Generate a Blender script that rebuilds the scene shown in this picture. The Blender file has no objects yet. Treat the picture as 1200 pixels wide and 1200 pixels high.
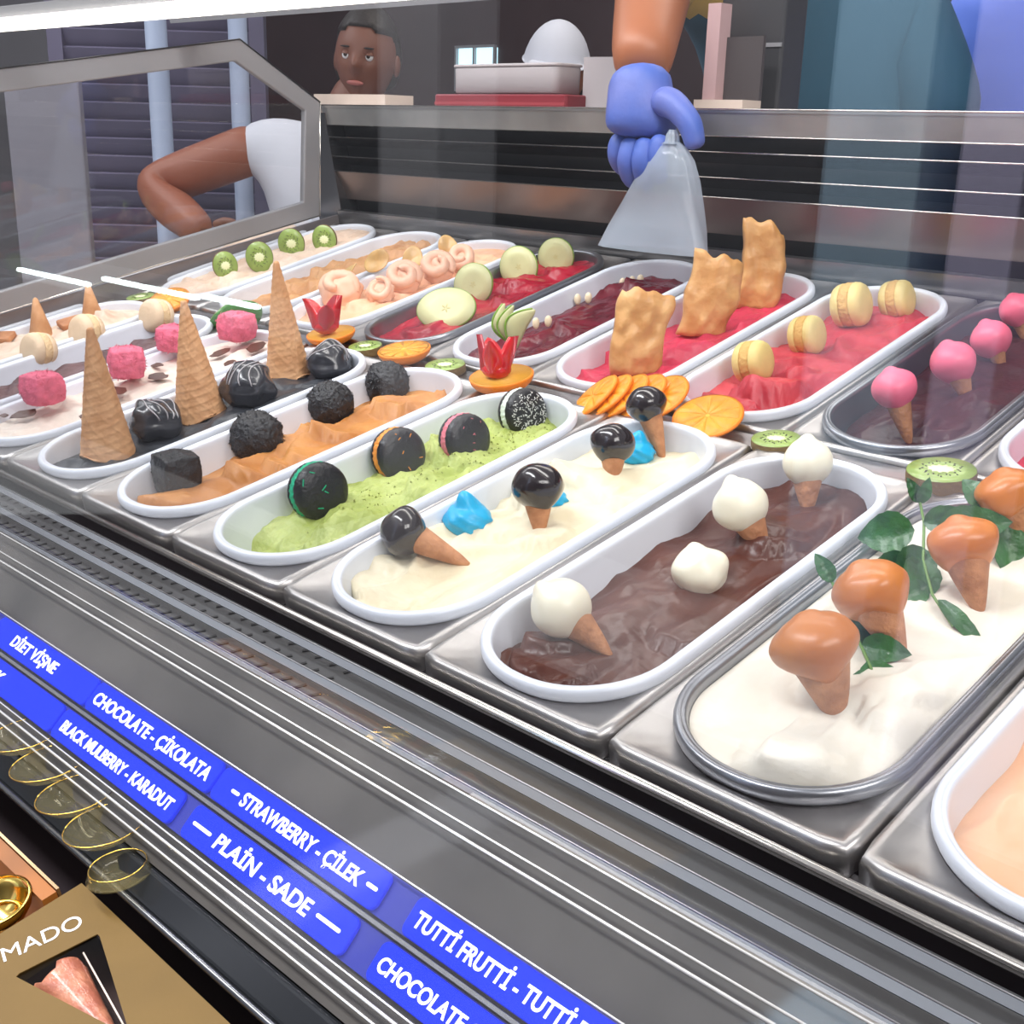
import bpy, bmesh, math, random
from mathutils import Vector, Matrix, noise, Quaternion
from math import sin, cos, pi, sqrt, exp, atan2

# ------------------------------------------------------------------ camera, world, lights
scene = bpy.context.scene
COL = scene.collection
scene.view_settings.view_transform = 'Standard'
scene.view_settings.look = 'None'
scene.view_settings.gamma = 1
scene.view_settings.use_curve_mapping = False
scene.view_settings.exposure = 0.0
cam_data = bpy.data.cameras.new('camera')
cam = bpy.data.objects.new('camera', cam_data)
COL.objects.link(cam)
cam_data.sensor_width = 36
cam_data.lens = 36 * 1402.7 / 1200
cam_data.clip_start = .01
R3 = Matrix(((0.7136340, -0.2314113, 0.6611923), (0.7000304, 0.2003429, -0.6854343), (0.0261520, 0.9520040, 0.3049664)))
cam.matrix_world = Matrix.Translation((1.226213, -0.505381, 0.345109)) @ R3.to_4x4()
scene.camera = cam

world = bpy.data.worlds.new('world')
scene.world = world
world.use_nodes = True
world.node_tree.nodes['Background'].inputs[0].default_value = (.91, .93, 1, 1)
world.node_tree.nodes['Background'].inputs[1].default_value = 0.62


def area(name, loc, target, size, power, color=(1, 1, 1), sy=None):
    l = bpy.data.lights.new(name, 'AREA')
    l.energy = power
    l.color = color
    l.shape = 'RECTANGLE'
    l.size = size
    l.size_y = sy or size
    o = bpy.data.objects.new(name, l)
    COL.objects.link(o)
    o.location = loc
    o.rotation_euler = (Vector(target) - Vector(loc)).to_track_quat('-Z', 'Y').to_euler()
    return o


area('canopy_light', (.25, .42, .88), (.25, .38, 0), 1.5, 7.6, (1, .97, .93), .12)
area('shop_light', (2.3, -.5, 1.5), (.5, .3, 0), 1.3, 34, (1, .97, .94), .8)
area('kitchen_light', (-.2, 1.7, 1.5), (-.2, 1.5, .3), 1.6, 10, (1, .93, .85), .5)
area('hall_light', (-2.0, .4, 1.6), (-1.6, 1.2, 0), 1.2, 14, (.95, .97, 1))
area('aisle_fill', (-.6, -1.0, 2.3), (-.6, -2.2, .3), 3.0, 190, (.95, .97, 1), .6)  # added lamp, brightens the aisle pillars mirrored in the front glass

# ------------------------------------------------------------------ helpers
TH = 0.197                      # the pan display slopes up towards the staff side
RX = Matrix.Rotation(TH, 4, 'X')
rnd = random.Random(7)
SLOPED = []                     # things laid out in the frame of the sloping display


def tag(o, label=None, cat=None, group=None, kind=None):
    if label: o['label'] = label
    if cat: o['category'] = cat
    if group: o['group'] = group
    if kind: o['kind'] = kind
    return o


def mk(name, V, F, mats, parent=None, mi=None, smooth=True, mat4=None, slope=False):
    me = bpy.data.meshes.new(name)
    me.from_pydata([tuple(v) for v in V], [], F)
    if not isinstance(mats, (list, tuple)): mats = [mats]
    for m in mats: me.materials.append(m)
    if mi: me.polygons.foreach_set('material_index', mi)
    if smooth: me.polygons.foreach_set('use_smooth', [True] * len(F))
    me.update()
    o = bpy.data.objects.new(name, me)
    COL.objects.link(o)
    if parent: o.parent = parent
    if mat4 is not None: o.matrix_local = mat4
    if slope: SLOPED.append(o)
    return o


def root(name, label, cat, group=None, mat4=None, slope=True):
    o = bpy.data.objects.new(name, None)
    o.empty_display_size = .02
    COL.objects.link(o)
    if mat4 is not None: o.matrix_world = mat4
    tag(o, label, cat, group)
    if slope: SLOPED.append(o)
    return o


def aim(loc, d, spin=0):
    q = Vector(d).to_track_quat('Z', 'Y')
    return Matrix.Translation(loc) @ q.to_matrix().to_4x4() @ Matrix.Rotation(spin, 4, 'Z')


UP = (0, .196, .98)             # true vertical, in the sloped frame


def dup(r, mat4, label, group=None):
    c = r.copy(); COL.objects.link(c)
    c.matrix_world = mat4
    c['label'] = label
    if group: c['group'] = group
    SLOPED.append(c)
    for ch in list(r.children):
        d = ch.copy(); COL.objects.link(d); d.parent = c
        for g in ch.children:
            e = g.copy(); COL.objects.link(e); e.parent = d
    return c


# ---- materials
MATS = {}


def mat(name, col, rough=.5, metal=0, bump=0, bscale=60, var=0, vscale=12, col2=None, sss=0, coat=0, emis=0, spec=.5, detail=4, alpha=1, sheen=0):
    if name in MATS: return MATS[name]
    m = bpy.data.materials.new(name); m.use_nodes = True
    nt = m.node_tree; b = nt.nodes['Principled BSDF']
    b.inputs['Base Color'].default_value = (*col, 1)
    b.inputs['Roughness'].default_value = rough
    b.inputs['Metallic'].default_value = metal
    b.inputs['Specular IOR Level'].default_value = spec
    b.inputs['Alpha'].default_value = alpha
    if coat: b.inputs['Coat Weight'].default_value = coat; b.inputs['Coat Roughness'].default_value = .08
    if sss:
        b.inputs['Subsurface Weight'].default_value = sss
        b.inputs['Subsurface Scale'].default_value = .006
        b.inputs['Subsurface Radius'].default_value = (1, .7, .5)
    if emis:
        b.inputs['Emission Color'].default_value = (*col, 1)
        b.inputs['Emission Strength'].default_value = emis
    tc = nt.nodes.new('ShaderNodeTexCoord')
    if bump:
        n = nt.nodes.new('ShaderNodeTexNoise'); n.inputs['Scale'].default_value = bscale; n.inputs['Detail'].default_value = detail
        nt.links.new(tc.outputs['Object'], n.inputs['Vector'])
        bp = nt.nodes.new('ShaderNodeBump'); bp.inputs['Strength'].default_value = bump; bp.inputs['Distance'].default_value = .004
        nt.links.new(n.outputs['Fac'], bp.inputs['Height']); nt.links.new(bp.outputs['Normal'], b.inputs['Normal'])
    if var or col2:
        n2 = nt.nodes.new('ShaderNodeTexNoise'); n2.inputs['Scale'].default_value = vscale; n2.inputs['Detail'].default_value = 5
        nt.links.new(tc.outputs['Object'], n2.inputs['Vector'])
        cr = nt.nodes.new('ShaderNodeValToRGB')
        cr.color_ramp.elements[0].position = .36; cr.color_ramp.elements[1].position = .64
        c2 = col2 or tuple(c * (1 - var) for c in col)
        cr.color_ramp.elements[0].color = (*c2, 1); cr.color_ramp.elements[1].color = (*col, 1)
        nt.links.new(n2.outputs['Fac'], cr.inputs[0]); nt.links.new(cr.outputs[0], b.inputs['Base Color'])
    MATS[name] = m
    return m


def glassmat(name, col=(1, 1, 1), rough=.0, ior=1.5, clear=.97, tint=None):
    m = bpy.data.materials.new(name); m.use_nodes = True
    nt = m.node_tree; nt.nodes.remove(nt.nodes['Principled BSDF'])
    out = nt.nodes['Material Output']
    tr = nt.nodes.new('ShaderNodeBsdfTransparent'); tr.inputs[0].default_value = (*[clear * c for c in col], 1)
    gl = nt.nodes.new('ShaderNodeBsdfGlossy'); gl.inputs['Roughness'].default_value = rough
    lw = nt.nodes.new('ShaderNodeLayerWeight'); lw.inputs[0].default_value = .5
    pw = nt.nodes.new('ShaderNodeMath'); pw.operation = 'POWER'; pw.inputs[1].default_value = 5
    fr = nt.nodes.new('ShaderNodeMath'); fr.operation = 'MULTIPLY_ADD'
    f0 = ((ior - 1) / (ior + 1)) ** 2
    fr.inputs[1].default_value = 1 - f0; fr.inputs[2].default_value = f0
    nt.links.new(lw.outputs['Facing'], pw.inputs[0]); nt.links.new(pw.outputs[0], fr.inputs[0])
    mx = nt.nodes.new('ShaderNodeMixShader')
    nt.links.new(fr.outputs[0], mx.inputs[0]); nt.links.new(tr.outputs[0], mx.inputs[1]); nt.links.new(gl.outputs[0], mx.inputs[2])
    last = mx
    if tint:
        df = nt.nodes.new('ShaderNodeBsdfDiffuse'); df.inputs[0].default_value = (*tint[:3], 1)
        m2 = nt.nodes.new('ShaderNodeMixShader'); m2.inputs[0].default_value = tint[3]
        nt.links.new(mx.outputs[0], m2.inputs[1]); nt.links.new(df.outputs[0], m2.inputs[2]); last = m2
    nt.links.new(last.outputs[0], out.inputs[0])
    return m


WHITE = mat('white_plastic', (.74, .78, .86), .3, sss=.0, coat=.25)
GREYTUB = mat('steel_tub', (.30, .31, .34), .28, .85)
STEEL = mat('brushed_steel', (.56, .54, .53), .36, 1.0, bump=.03, bscale=30, var=.14, vscale=6)
STEELD = mat('dark_steel', (.16, .16, .17), .25, .9)
RAIL = mat('bright_rail', (.8, .76, .70), .18, 1.0)
BLACK = mat('black_frame', (.012, .012, .014), .3)
FRAME = mat('grey_frame', (.33, .33, .345), .4, .3)
GLASS = glassmat('front_glass', ior=1.72, clear=.97)
EGLASS = glassmat('end_glass', clear=.95, ior=1.5)
WAFER = mat('wafer', (.72, .40, .20), .6, bump=.25, bscale=220, col2=(.58, .29, .13), vscale=60)
WAFERD = mat('small_wafer', (.60, .28, .13), .6, bump=.5, bscale=200, col2=(.40, .165, .07), vscale=70)
DCHOC = mat('dark_chocolate', (.016, .011, .013), .16, coat=.5, bump=.05, bscale=60)
WCHOC = mat('white_chocolate', (.88, .83, .66), .3, sss=.1)
CARAMEL = mat('caramel_coating', (.62, .215, .045), .30, bump=.06, bscale=40, col2=(.50, .155, .032), vscale=30)
PINKC = mat('pink_coating', (.90, .16, .26), .38)
BLUEC = mat('blue_cream', (.0, .38, .68), .35)


# ---- shapes
def lathe(prof, n=32, disp=None):
    V, F = [], []
    for (r, z) in prof:
        for k in range(n):
            a = 2 * pi * k / n
            rr = r
            v = Vector((rr * cos(a), rr * sin(a), z))
            if disp: v = disp(v, a, r, z)
            V.append(v)
    for i in range(len(prof) - 1):
        for k in range(n):
            F.append((i * n + k, i * n + (k + 1) % n, (i + 1) * n + (k + 1) % n, (i + 1) * n + k))
    F.append(tuple(range(n))[::-1]); F.append(tuple((len(prof) - 1) * n + k for k in range(n)))
    return V, F


def sphere(r, nu=28, nv=18, f=None):
    V, F = [Vector((0, 0, -r))], []
    for j in range(1, nv):
        b = -pi / 2 + pi * j / nv
        for i in range(nu):
            a = 2 * pi * i / nu
            V.append(Vector((r * cos(b) * cos(a), r * cos(b) * sin(a), r * sin(b))))
    V.append(Vector((0, 0, r)))
    for i in range(nu): F.append((0, 1 + (i + 1) % nu, 1 + i))
    for j in range(nv - 2):
        for i in range(nu):
            a = 1 + j * nu + i; b = 1 + j * nu + (i + 1) % nu
            F.append((a, b, b + nu, a + nu))
    t = len(V) - 1; s = 1 + (nv - 2) * nu
    for i in range(nu): F.append((s + i, s + (i + 1) % nu, t))
    if f: V = [f(v) for v in V]
    return V, F


def box(x0, x1, y0, y1, z0, z1):
    V = [(x, y, z) for z in (z0, z1) for y in (y0, y1) for x in (x0, x1)]
    F = [(0, 2, 3, 1), (4, 5, 7, 6), (0, 1, 5, 4), (2, 6, 7, 3), (0, 4, 6, 2), (1, 3, 7, 5)]
    return V, F


def merge(*parts):
    V, F = [], []
    for v, f in parts:
        n = len(V); V += list(v); F += [tuple(i + n for i in q) for q in f]
    return V, F


def xf(vf, m):
    return [m @ Vector(v) for v in vf[0]], vf[1]


def bevel(o, w=.002, seg=2):
    b = o.modifiers.new('bevel', 'BEVEL'); b.width = w; b.segments = seg; b.limit_method = 'ANGLE'
    return o


def tube(pts, r, n=8, taper=None):
    V, F = [], []
    pts = [Vector(q) for q in pts]
    up = Vector((0, 0, 1))
    for i, q in enumerate(pts):
        d = (pts[min(i + 1, len(pts) - 1)] - pts[max(i - 1, 0)]).normalized()
        s = d.cross(up)
        if s.length < .05: s = d.cross(Vector((0, 1, 0)))
        s.normalize(); t = s.cross(d)
        rr = r * (taper(i / (len(pts) - 1)) if taper else 1)
        for k in range(n):
            a = 2 * pi * k / n
            V.append(q + s * rr * cos(a) + t * rr * sin(a))
    for i in range(len(pts) - 1):
        for k in range(n):
            F.append((i * n + k, i * n + (k + 1) % n, (i + 1) * n + (k + 1) % n, (i + 1) * n + k))
    F.append(tuple(range(n))[::-1]); F.append(tuple((len(pts) - 1) * n + k for k in range(n)))
    return V, F


def outline(hx, hy, rc, ns=20, nc=14):
    """rounded rectangle: (medial point, outward direction, radius) counter-clockwise"""
    out = []
    cx, cy = hx - rc, hy - rc
    quad = [(cx, cy, 0), (-cx, cy, pi / 2), (-cx, -cy, pi), (cx, -cy, 3 * pi / 2)]
    for qi, (x, y, a0) in enumerate(quad):
        for k in range(nc + 1):
            a = a0 + pi / 2 * k / nc
            out.append((x, y, cos(a), sin(a)))
        nx, ny, _ = quad[(qi + 1) % 4]
        a = a0 + pi / 2
        m = ns if abs(ny - y) > abs(nx - x) else 3
        for k in range(1, m):
            t = k / m
            out.append((x + (nx - x) * t, y + (ny - y) * t, cos(a), sin(a)))
    return out


def sweep(hx, hy, rc, prof, cap=True, ns=20, nc=14):
    ol = outline(hx, hy, rc, ns, nc); n = len(ol)
    V, F = [], []
    for (d, z) in prof:
        for (x, y, c, s) in ol: V.append((x + c * (rc - d), y + s * (rc - d), z))
    for i in range(len(prof) - 1):
        for k in range(n):
            F.append((i * n + k, i * n + (k + 1) % n, (i + 1) * n + (k + 1) % n, (i + 1) * n + k))
    if cap: F.append(tuple((len(prof) - 1) * n + k for k in range(n)))
    return V, F


def hit_rect(x, y, dx, dy, hx, hy, rc):
    lo, hi = 0, 1
    def sd(t):
        px, py = abs(x + dx * t) - (hx - rc), abs(y + dy * t) - (hy - rc)
        return sqrt(max(px, 0) ** 2 + max(py, 0) ** 2) + min(max(px, py), 0) - rc
    for _ in range(30):
        m = (lo + hi) / 2
        if sd(m) > 0: hi = m
        else: lo = m
    return x + dx * lo, y + dy * lo


# ------------------------------------------------------------------ the pans, tubs and ice creams
HX, RC = .0745, .072


def zrear(y): return -.0018 + .0374 * (y - .451)


def rowmat(xc, yc, rear, dz=0):
    z = zrear(yc) if rear else 0
    return Matrix.Translation((xc, yc, z + dz)) @ (Matrix.Rotation(.0374, 4, 'X') if rear else Matrix.Identity(4))


FY = (.199, .198)      # centre y and half length of the front tubs
RY = (.635, .195)


def tray(xc, rear, label):
    yc, hy = (RY[0] + .003, .202) if rear else (.198, .2065)
    ol = outline(HX - .004, (RY if rear else FY)[1] - .004, RC - .004)
    n = len(ol); V, F = [], []
    hx, rcs = .0815, .010
    rings = []
    prof = [(0, .0), (.011, .0), (.0075, .0022), (.004, .0026), (.0015, .0012), (0, -.003), (0, -.016)]
    ring = [(x + c * (RC - .004), y + s * (RC - .004), -.001) for x, y, c, s in ol]
    V += ring
    cnt = 1
    for d, z in prof[1:]:
        for x, y, c, s in ol:
            px, py = hit_rect(x, y, c, s, hx - d, hy - d, max(rcs - d, .002))
            V.append((px, py, z))
        cnt += 1
    for i in range(cnt - 1):
        for k in range(n):
            F.append((i * n + k, i * n + (k + 1) % n, (i + 1) * n + (k + 1) % n, (i + 1) * n + k))
    F = [f[::-1] for f in F]
    o = mk('steel_tray', V, F, STEEL, mat4=rowmat(xc, yc, rear), slope=True)
    return tag(o, label, 'tray', 'steel trays of the display')


TUBP = [(.0035, -.001), (.0008, .0015), (.0, .004), (.0002, .0075), (.0014, .0098), (.0034, .0106), (.0050, .0103), (.0056, .0096), (.0064, .0099), (.0078, .0092), (.0088, .0072), (.0092, .003), (.0096, 0)]
TUBI = [(.0096, 0), (.014, -.03), (.018, -.055), (.022, -.06), (.04, -.062)]


def tub(xc, rear, label, m=WHITE, group='white oval ice cream tubs'):
    yc, hy = RY if rear else FY
    r = root('ice_cream_tub', label, 'tub', group, rowmat(xc, yc, rear))
    V, F = sweep(HX, hy, RC, TUBP, cap=False); mk('rim', V, [f[::-1] for f in F][::1], m, r)
    V, F = sweep(HX, hy, RC, TUBI); mk('tub_body', V, [f[::-1] for f in F], m, r)
    return r


def ice(name, xc, rear, label, m, level, strokes, seed, rough=.0016, nscale=30, sink=None, attract=(), inset=None, extra=None, slopey=.012, fold=.0055, crumbs=0):
    yc, hy = RY if rear else FY
    rg = random.Random(seed)
    st = []
    for s in strokes:
        st.append(s)
    ol = outline(HX, hy, RC, 44, 22); n = len(ol); nr = 40
    off = Vector((seed * 3.1, seed * 1.7, 0))

    def h(x, y):
        z = level + slopey * y
        p = Vector((x, y, 0)) + off
        w = noise.noise_vector(p * 14) * .012
        z += .005 * noise.noise(p * 13)
        q1 = Vector((p.x + w.x * 2.2, (p.y + w.y * 2.2) * .62, p.z))
        rd = 1 - abs(noise.noise(q1 * 17)) * 2.4
        z += fold * (max(rd, 0) ** 2 - .35)
        rd2 = 1 - abs(noise.noise(q1 * 39 + Vector((5, 2, 9)))) * 2.6
        z += fold * .14 * max(rd2, 0)
        z += rough * noise.fractal(p * nscale * 2, 1, 2, 4)
        z += rough * 1.6 * (1 - abs(noise.noise((p + w) * Vector((40, 18, 1))))* 2)
        px, py = x + w.x, y + w.y
        for (sx, sy, a, L, wd, H) in st:
            ca, sa = cos(a), sin(a)
            u = (px - sx) * ca + (py - sy) * sa; v = -(px - sx) * sa + (py - sy) * ca
            if abs(v) < wd and u > 0:
                q = sqrt(1 - (v / wd) ** 2)
                Lq = L * (.55 + .45 * q)
                if u < Lq: z += H * (u / Lq) ** 1.3 * q
                elif u < Lq * 1.07: z += H * q * (1 - (u - Lq) / (Lq * .07)) - .002 * q * min(1, (u - Lq) / (Lq * .07))
        if extra: z = extra(x, y, z)
        for (ax, ay, az, ar) in attract:
            d2 = ((x + xc - ax) ** 2 + (y + yc - ay) ** 2) / ar ** 2
            g = exp(-d2 * d2)
            z = z * (1 - g) + (az - (zrear(yc) if rear else 0)) * g
        return z
    V, F = [], []
    for i in range(nr + 1):
        u = i / nr
        uu = u ** .8
        for (x, y, c, s) in ol:
            X0 = x * uu; Y0 = y
            z0 = level
            rr = RC - .0096
            wx, wy = X0 + c * rr * uu, Y0 + s * rr * uu
            z = h(wx, wy)
            ef = u ** 10
            z = z * (1 - ef) + min(level + slopey * wy + .002, .0025) * ef if level > -.009 else z
            z = min(z, .020)
            if z < 0:
                k = 1 - min(.010, .13 * -z) / .0624
                wx = X0 + c * rr * uu * k; wy = Y0 + s * rr * uu * k
            V.append((wx, wy, z))
    for i in range(nr):
        for k in range(n):
            F.append((i * n + k, (i + 1) * n + k, (i + 1) * n + (k + 1) % n, i * n + (k + 1) % n))
    o = mk(name, V, F, m, mat4=rowmat(xc, yc, rear), slope=True)
    bm = bmesh.new(); bm.from_mesh(o.data); bmesh.ops.remove_doubles(bm, verts=bm.verts, dist=1e-5); bm.to_mesh(o.data); bm.free()
    tag(o, label, 'ice cream')
    if crumbs:
        SV, SF = [], []
        for _ in range(crumbs):
            cx_, cy_ = rg.choice(((.0, .03), (.0, .10), (-.012, -.04), (.01, .15), (.02, .07)))
            px, py = rg.gauss(cx_, .016), rg.gauss(cy_, .02)
            if abs(px) > .05: continue
            pz = h(px, py); w_ = rg.uniform(.0005, .0015); n0 = len(SV)
            a_ = rg.uniform(0, 3)
            SV += [(px + w_ * cos(a_ + q), py + w_ * sin(a_ + q), pz - .0004) for q in (0, 2.1, 4.2)] + [(px, py, pz + w_ * .9)]
            SF += [(n0, n0 + 1, n0 + 3), (n0 + 1, n0 + 2, n0 + 3), (n0 + 2, n0, n0 + 3)]
        c_ = mk('crumbs', SV, SF, mat('pistachio_crumb', (.20, .22, .04), .7), o, smooth=False); tag(c_, kind='stuff')
    return o


def strokes(seed, k, H=(.006, .012), L=(.05, .11), W=(.025, .045), ang=(-2.2, -1.0), ymax=.18):
    g = random.Random(seed)
    return [(g.uniform(-.045, .045), g.uniform(-ymax, ymax), g.uniform(*ang), g.uniform(*L), g.uniform(*W), g.uniform(*H)) for _ in range(k)]


def icemat(name, c, c2, rough=.42, bump=.35, bs=90, sss=.12, spec=.4):
    return mat(name, c, rough, 0, bump, bs, 0, 22, c2, sss, 0, 0, spec, 6)


I_CREAM = icemat('cream_ice', (.80, .73, .55), (.74, .64, .44), sss=.03)
I_MILK = icemat('milk_ice', (.80, .755, .66), (.75, .69, .58), bump=.25, sss=.03)
I_CHOC = icemat('chocolate_ice', (.105, .030, .018), (.072, .021, .014), .3, sss=.02, bump=.2)
I_PIST = icemat('pistachio_ice', (.47, .54, .17), (.33, .40, .09), bs=140, bump=.6)
I_BROWN = icemat('caramel_ice', (.55, .245, .065), (.42, .165, .04), bump=.3)
I_BLACK = icemat('black_ice', (.045, .05, .06), (.025, .028, .035), .35, bump=.3, sss=0)
I_PINKW = icemat('stracciatella_ice', (.78, .70, .61), (.72, .60, .52), sss=.03)
I_MAUVE = icemat('mauve_ice', (.16, .085, .085), (.09, .05, .055), .4, sss=.02)
I_BEIGE = icemat('biscuit_ice', (.78, .62, .50), (.66, .48, .36), bump=.5)
I_PEACH = icemat('peach_ice', (.86, .52, .34), (.80, .43, .25), bump=.15)
I_BERRY = icemat('berry_sorbet', (.42, .01, .03), (.26, .006, .022), .25, sss=.04)
I_DBERRY = icemat('black_mulberry_sorbet', (.17, .008, .02), (.09, .006, .015), .25, sss=.03)
I_RASP = icemat('raspberry_sorbet', (.66, .05, .10), (.50, .03, .07), .35, sss=.08, bump=.4)
I_STRAW = icemat('strawberry_sorbet', (.62, .07, .085), (.44, .03, .05), .35, sss=.08)
I_COFFEE = icemat('coffee_ice', (.60, .34, .16), (.46, .22, .09), bump=.4)
I_PLUM = icemat('plum_ice', (.075, .018, .02), (.045, .012, .014), .3, sss=.02)

FX = lambda k: .0875 + .1645 * k
RXc = lambda k: -.408 + .165 * k


def cell(k, rear, what, m=WHITE, ml='white oval tub'):
    x = (RXc if rear else FX)(k)
    row = 'rear' if rear else 'front'
    tray(x if rear else .0825 + .165 * k - .0005, rear, f'steel tray under the {what}, {row} row')
    tub(x, rear, f'{ml} of {what}, {row} row', m, f'ice cream tubs in the {row} row')
    return x


# front row, far left to near right
x = cell(-4, 0, 'beige ice cream at the far left edge')
ice('ice_cream', x, 0, 'pale beige ice cream in the leftmost tub of the front row', I_BEIGE, -.006, strokes(1, 6), 1)
x = cell(-3, 0, 'beige ice cream with biscuits and small upturned cones')
ice('ice_cream', x, 0, 'crumbly beige ice cream with two little cones and biscuits on it', I_BEIGE, -.006, strokes(2, 8), 2, .003)
x = cell(-2, 0, 'dark mauve ice cream under beige macarons')
ice('ice_cream', x, 0, 'dark mauve brown ice cream beneath the cream coloured macarons', I_MAUVE, -.018, strokes(3, 6), 3)
x = cell(-1, 0, 'white ice cream with chocolate shards and pink balls')
ice('ice_cream', x, 0, 'white ice cream strewn with chocolate shards below rough pink balls', I_PINKW, -.006, strokes(4, 9, (.004, .01)), 4)
x = cell(0, 0, 'charcoal black ice cream under three upside down cones')
ice('ice_cream', x, 0, 'charcoal black ice cream below three upside down waffle cones', I_BLACK, -.010, strokes(5, 5, (.003, .006)), 5, .0008)
x = cell(1, 0, 'caramel brown ice cream under black truffles')
ice('ice_cream', x, 0, 'caramel brown ice cream with smooth swoops under four black truffles', I_BROWN, -.019,
    strokes(16, 10, (.010, .02), ang=(-1.9, -.6)), 6, .0008, slopey=.025, fold=.008)
x = cell(2, 0, 'pistachio green ice cream under black macarons')
ice('ice_cream', x, 0, 'pistachio green ice cream with crumbly ragged edges', I_PIST, -.021, strokes(7, 11, (.008, .016), ang=(-2.0, -.8)), 7, .0036, 44, crumbs=420,
    extra=lambda x, y, z: z - .022 * max(0, min(1, (-y - .125) * 18)) * (1 if x < .05 else .3))
x = cell(3, 0, 'ivory cream ice cream under black capped cones')
ice('ice_cream', x, 0, 'ivory plain ice cream with paddled folds and blue dollops on it', I_CREAM, -.017, strokes(28, 15, (.008, .018), ang=(-2.4, -.3)), 8, .0010, slopey=.02, fold=.008)
x = cell(4, 0, 'dark chocolate ice cream under white capped cones')
ice('ice_cream', x, 0, 'glossy dark chocolate ice cream with smooth wavy folds', I_CHOC, -.020, strokes(9, 10, (.008, .016)), 9, .0010, slopey=.022, fold=.0065)
x = cell(5, 0, 'milk white ice cream with mint leaves', GREYTUB, 'grey steel oval tub')
ice('ice_cream', x, 0, 'milk white ice cream filled to the brim of the grey tub', I_MILK, .003, strokes(10, 10, (.006, .013), (.07, .13), (.03, .05), (-2.3, -.6)), 10, .0006, fold=.005, slopey=.004)
x = cell(6, 0, 'peach ice cream at the near right edge')
ice('ice_cream', x, 0, 'smooth peach ice cream in the nearest tub at right', I_PEACH, -.014, strokes(21, 8, (.010, .02), (.08, .14), (.04, .06)), 11, .0006, fold=.008)
x = cell(7, 0, 'pale ice cream beyond the right edge')
ice('ice_cream', x, 0, 'pale ice cream just beyond the peach tub', I_MILK, -.012, strokes(31, 5), 12)
# rear row
x = cell(-1, 1, 'pale ice cream beside the end panel')
ice('ice_cream', x, 1, 'pale ice cream at the far left of the rear row', I_BEIGE, -.01, strokes(41, 4), 13)
x = cell(0, 1, 'beige pink ice cream under kiwi half slices')
ice('ice_cream', x, 1, 'beige pink ice cream below the four standing kiwi slices', I_BEIGE, .001, strokes(42, 8, (.004, .009)), 14, .003)
x = cell(1, 1, 'coffee coloured ice cream')
ice('ice_cream', x, 1, 'coffee coloured ice cream with ridged curls, between kiwi and peach tubs', I_COFFEE, -.012, strokes(43, 10, (.006, .012)), 15, .004)
x = cell(2, 1, 'peach ice cream with piped swirls')
ice('ice_cream', x, 1, 'peach ice cream carrying the piped rosettes', I_PEACH, -.006, strokes(44, 6), 16)
x = cell(3, 1, 'deep red sorbet under apple slices', GREYTUB, 'grey steel oval tub')
ice('sorbet', x, 1, 'glossy deep red sorbet beneath the green apple slices', I_BERRY, -.009, strokes(45, 8, (.006, .012)), 17, fold=.007)
x = cell(4, 1, 'dark mulberry sorbet with almonds')
ice('sorbet', x, 1, 'very dark red mulberry sorbet dotted with almonds', I_DBERRY, -.016, strokes(46, 6), 18)
x = cell(5, 1, 'raspberry sorbet under pastry pieces')
ice('sorbet', x, 1, 'raspberry red sorbet under the golden pastry pieces', I_RASP, -.020, strokes(47, 8, (.005, .012)), 19, .002)
x = cell(6, 1, 'strawberry sorbet under yellow macarons')
ice('sorbet', x, 1, 'strawberry red sorbet with dark swirls under yellow macarons', I_STRAW, -.018, strokes(48, 12, (.008, .018)), 20, fold=.009)
x = cell(7, 1, 'plum dark ice cream under pink capped cones', GREYTUB, 'grey steel oval tub')
ice('ice_cream', x, 1, 'plum dark ice cream beneath the pink capped cones', I_PLUM, -.018, strokes(49, 5, (.003, .006)), 21, .0006)
x = cell(8, 1, 'raspberry sorbet at the right edge')
ice('sorbet', x, 1, 'raspberry sorbet in the rear tub at the right edge', I_RASP, -.012, strokes(50, 6), 22)

# ------------------------------------------------------------------ the display case
X0, X1 = -.5, 1.75
FL = box(X0, X1, -.093, .9, -.11, -.1)
o = mk('trim_1', *FL, mat('case_floor', (.05, .05, .055), .5), smooth=False, slope=True); tag(o, kind='structure')
# front air grille: dark perforated panel, slats, bright rail
gr = root('air_grille', 'dark air grille with long glossy slats in front of the steel trays', 'grille')
PANEL = mat('grille_panel', (.085, .086, .090), .45, .0, bump=.12, bscale=30, var=.3, vscale=14, spec=.3)
mk('grille_panel', *box(X0, X1, -.0955, -.0235, -.020, -.016), PANEL, gr, smooth=False)
mk('back_lip', *box(X0, X1, -.0155, -.012, -.034, -.012), BLACK, gr, smooth=False)
sl = []
for row in range(4):
    y = -.0325 - .0175 * row
    x = X0 + .01 + row * .0085
    while x < .62:
        sl.append(xf(box(-.0013, .0013, -.0058, .0058, 0, .0006), Matrix.Translation((x + rnd.uniform(-.002, .002), y, -.0158)) @ Matrix.Rotation(-.55 + rnd.uniform(-.15, .15), 4, 'Z')))
        x += .0165
o = mk('grille_slots', *merge(*sl), mat('slot_black', (.012, .012, .014), .6), gr, smooth=False); tag(o, kind='stuff')
SLAT = mat('slat', (.17, .18, .20), .38, .7)
for y, z in ((-.041, -.003), (-.063, -.004), (-.083, -.005)):
    mk('slat', *xf(box(X0, X1, -.0030, .0030, -.0006, .0006), Matrix.Translation((0, y, z)) @ Matrix.Rotation(.30, 4, 'X')), SLAT, gr, smooth=False)
    mk('slat_edge', *tube([(X0, y + .0028, z + .0014), (X1, y + .0028, z + .0014)], .0006, 6), mat('slat_edge', (.45, .45, .46), .3, .9), gr)
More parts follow.
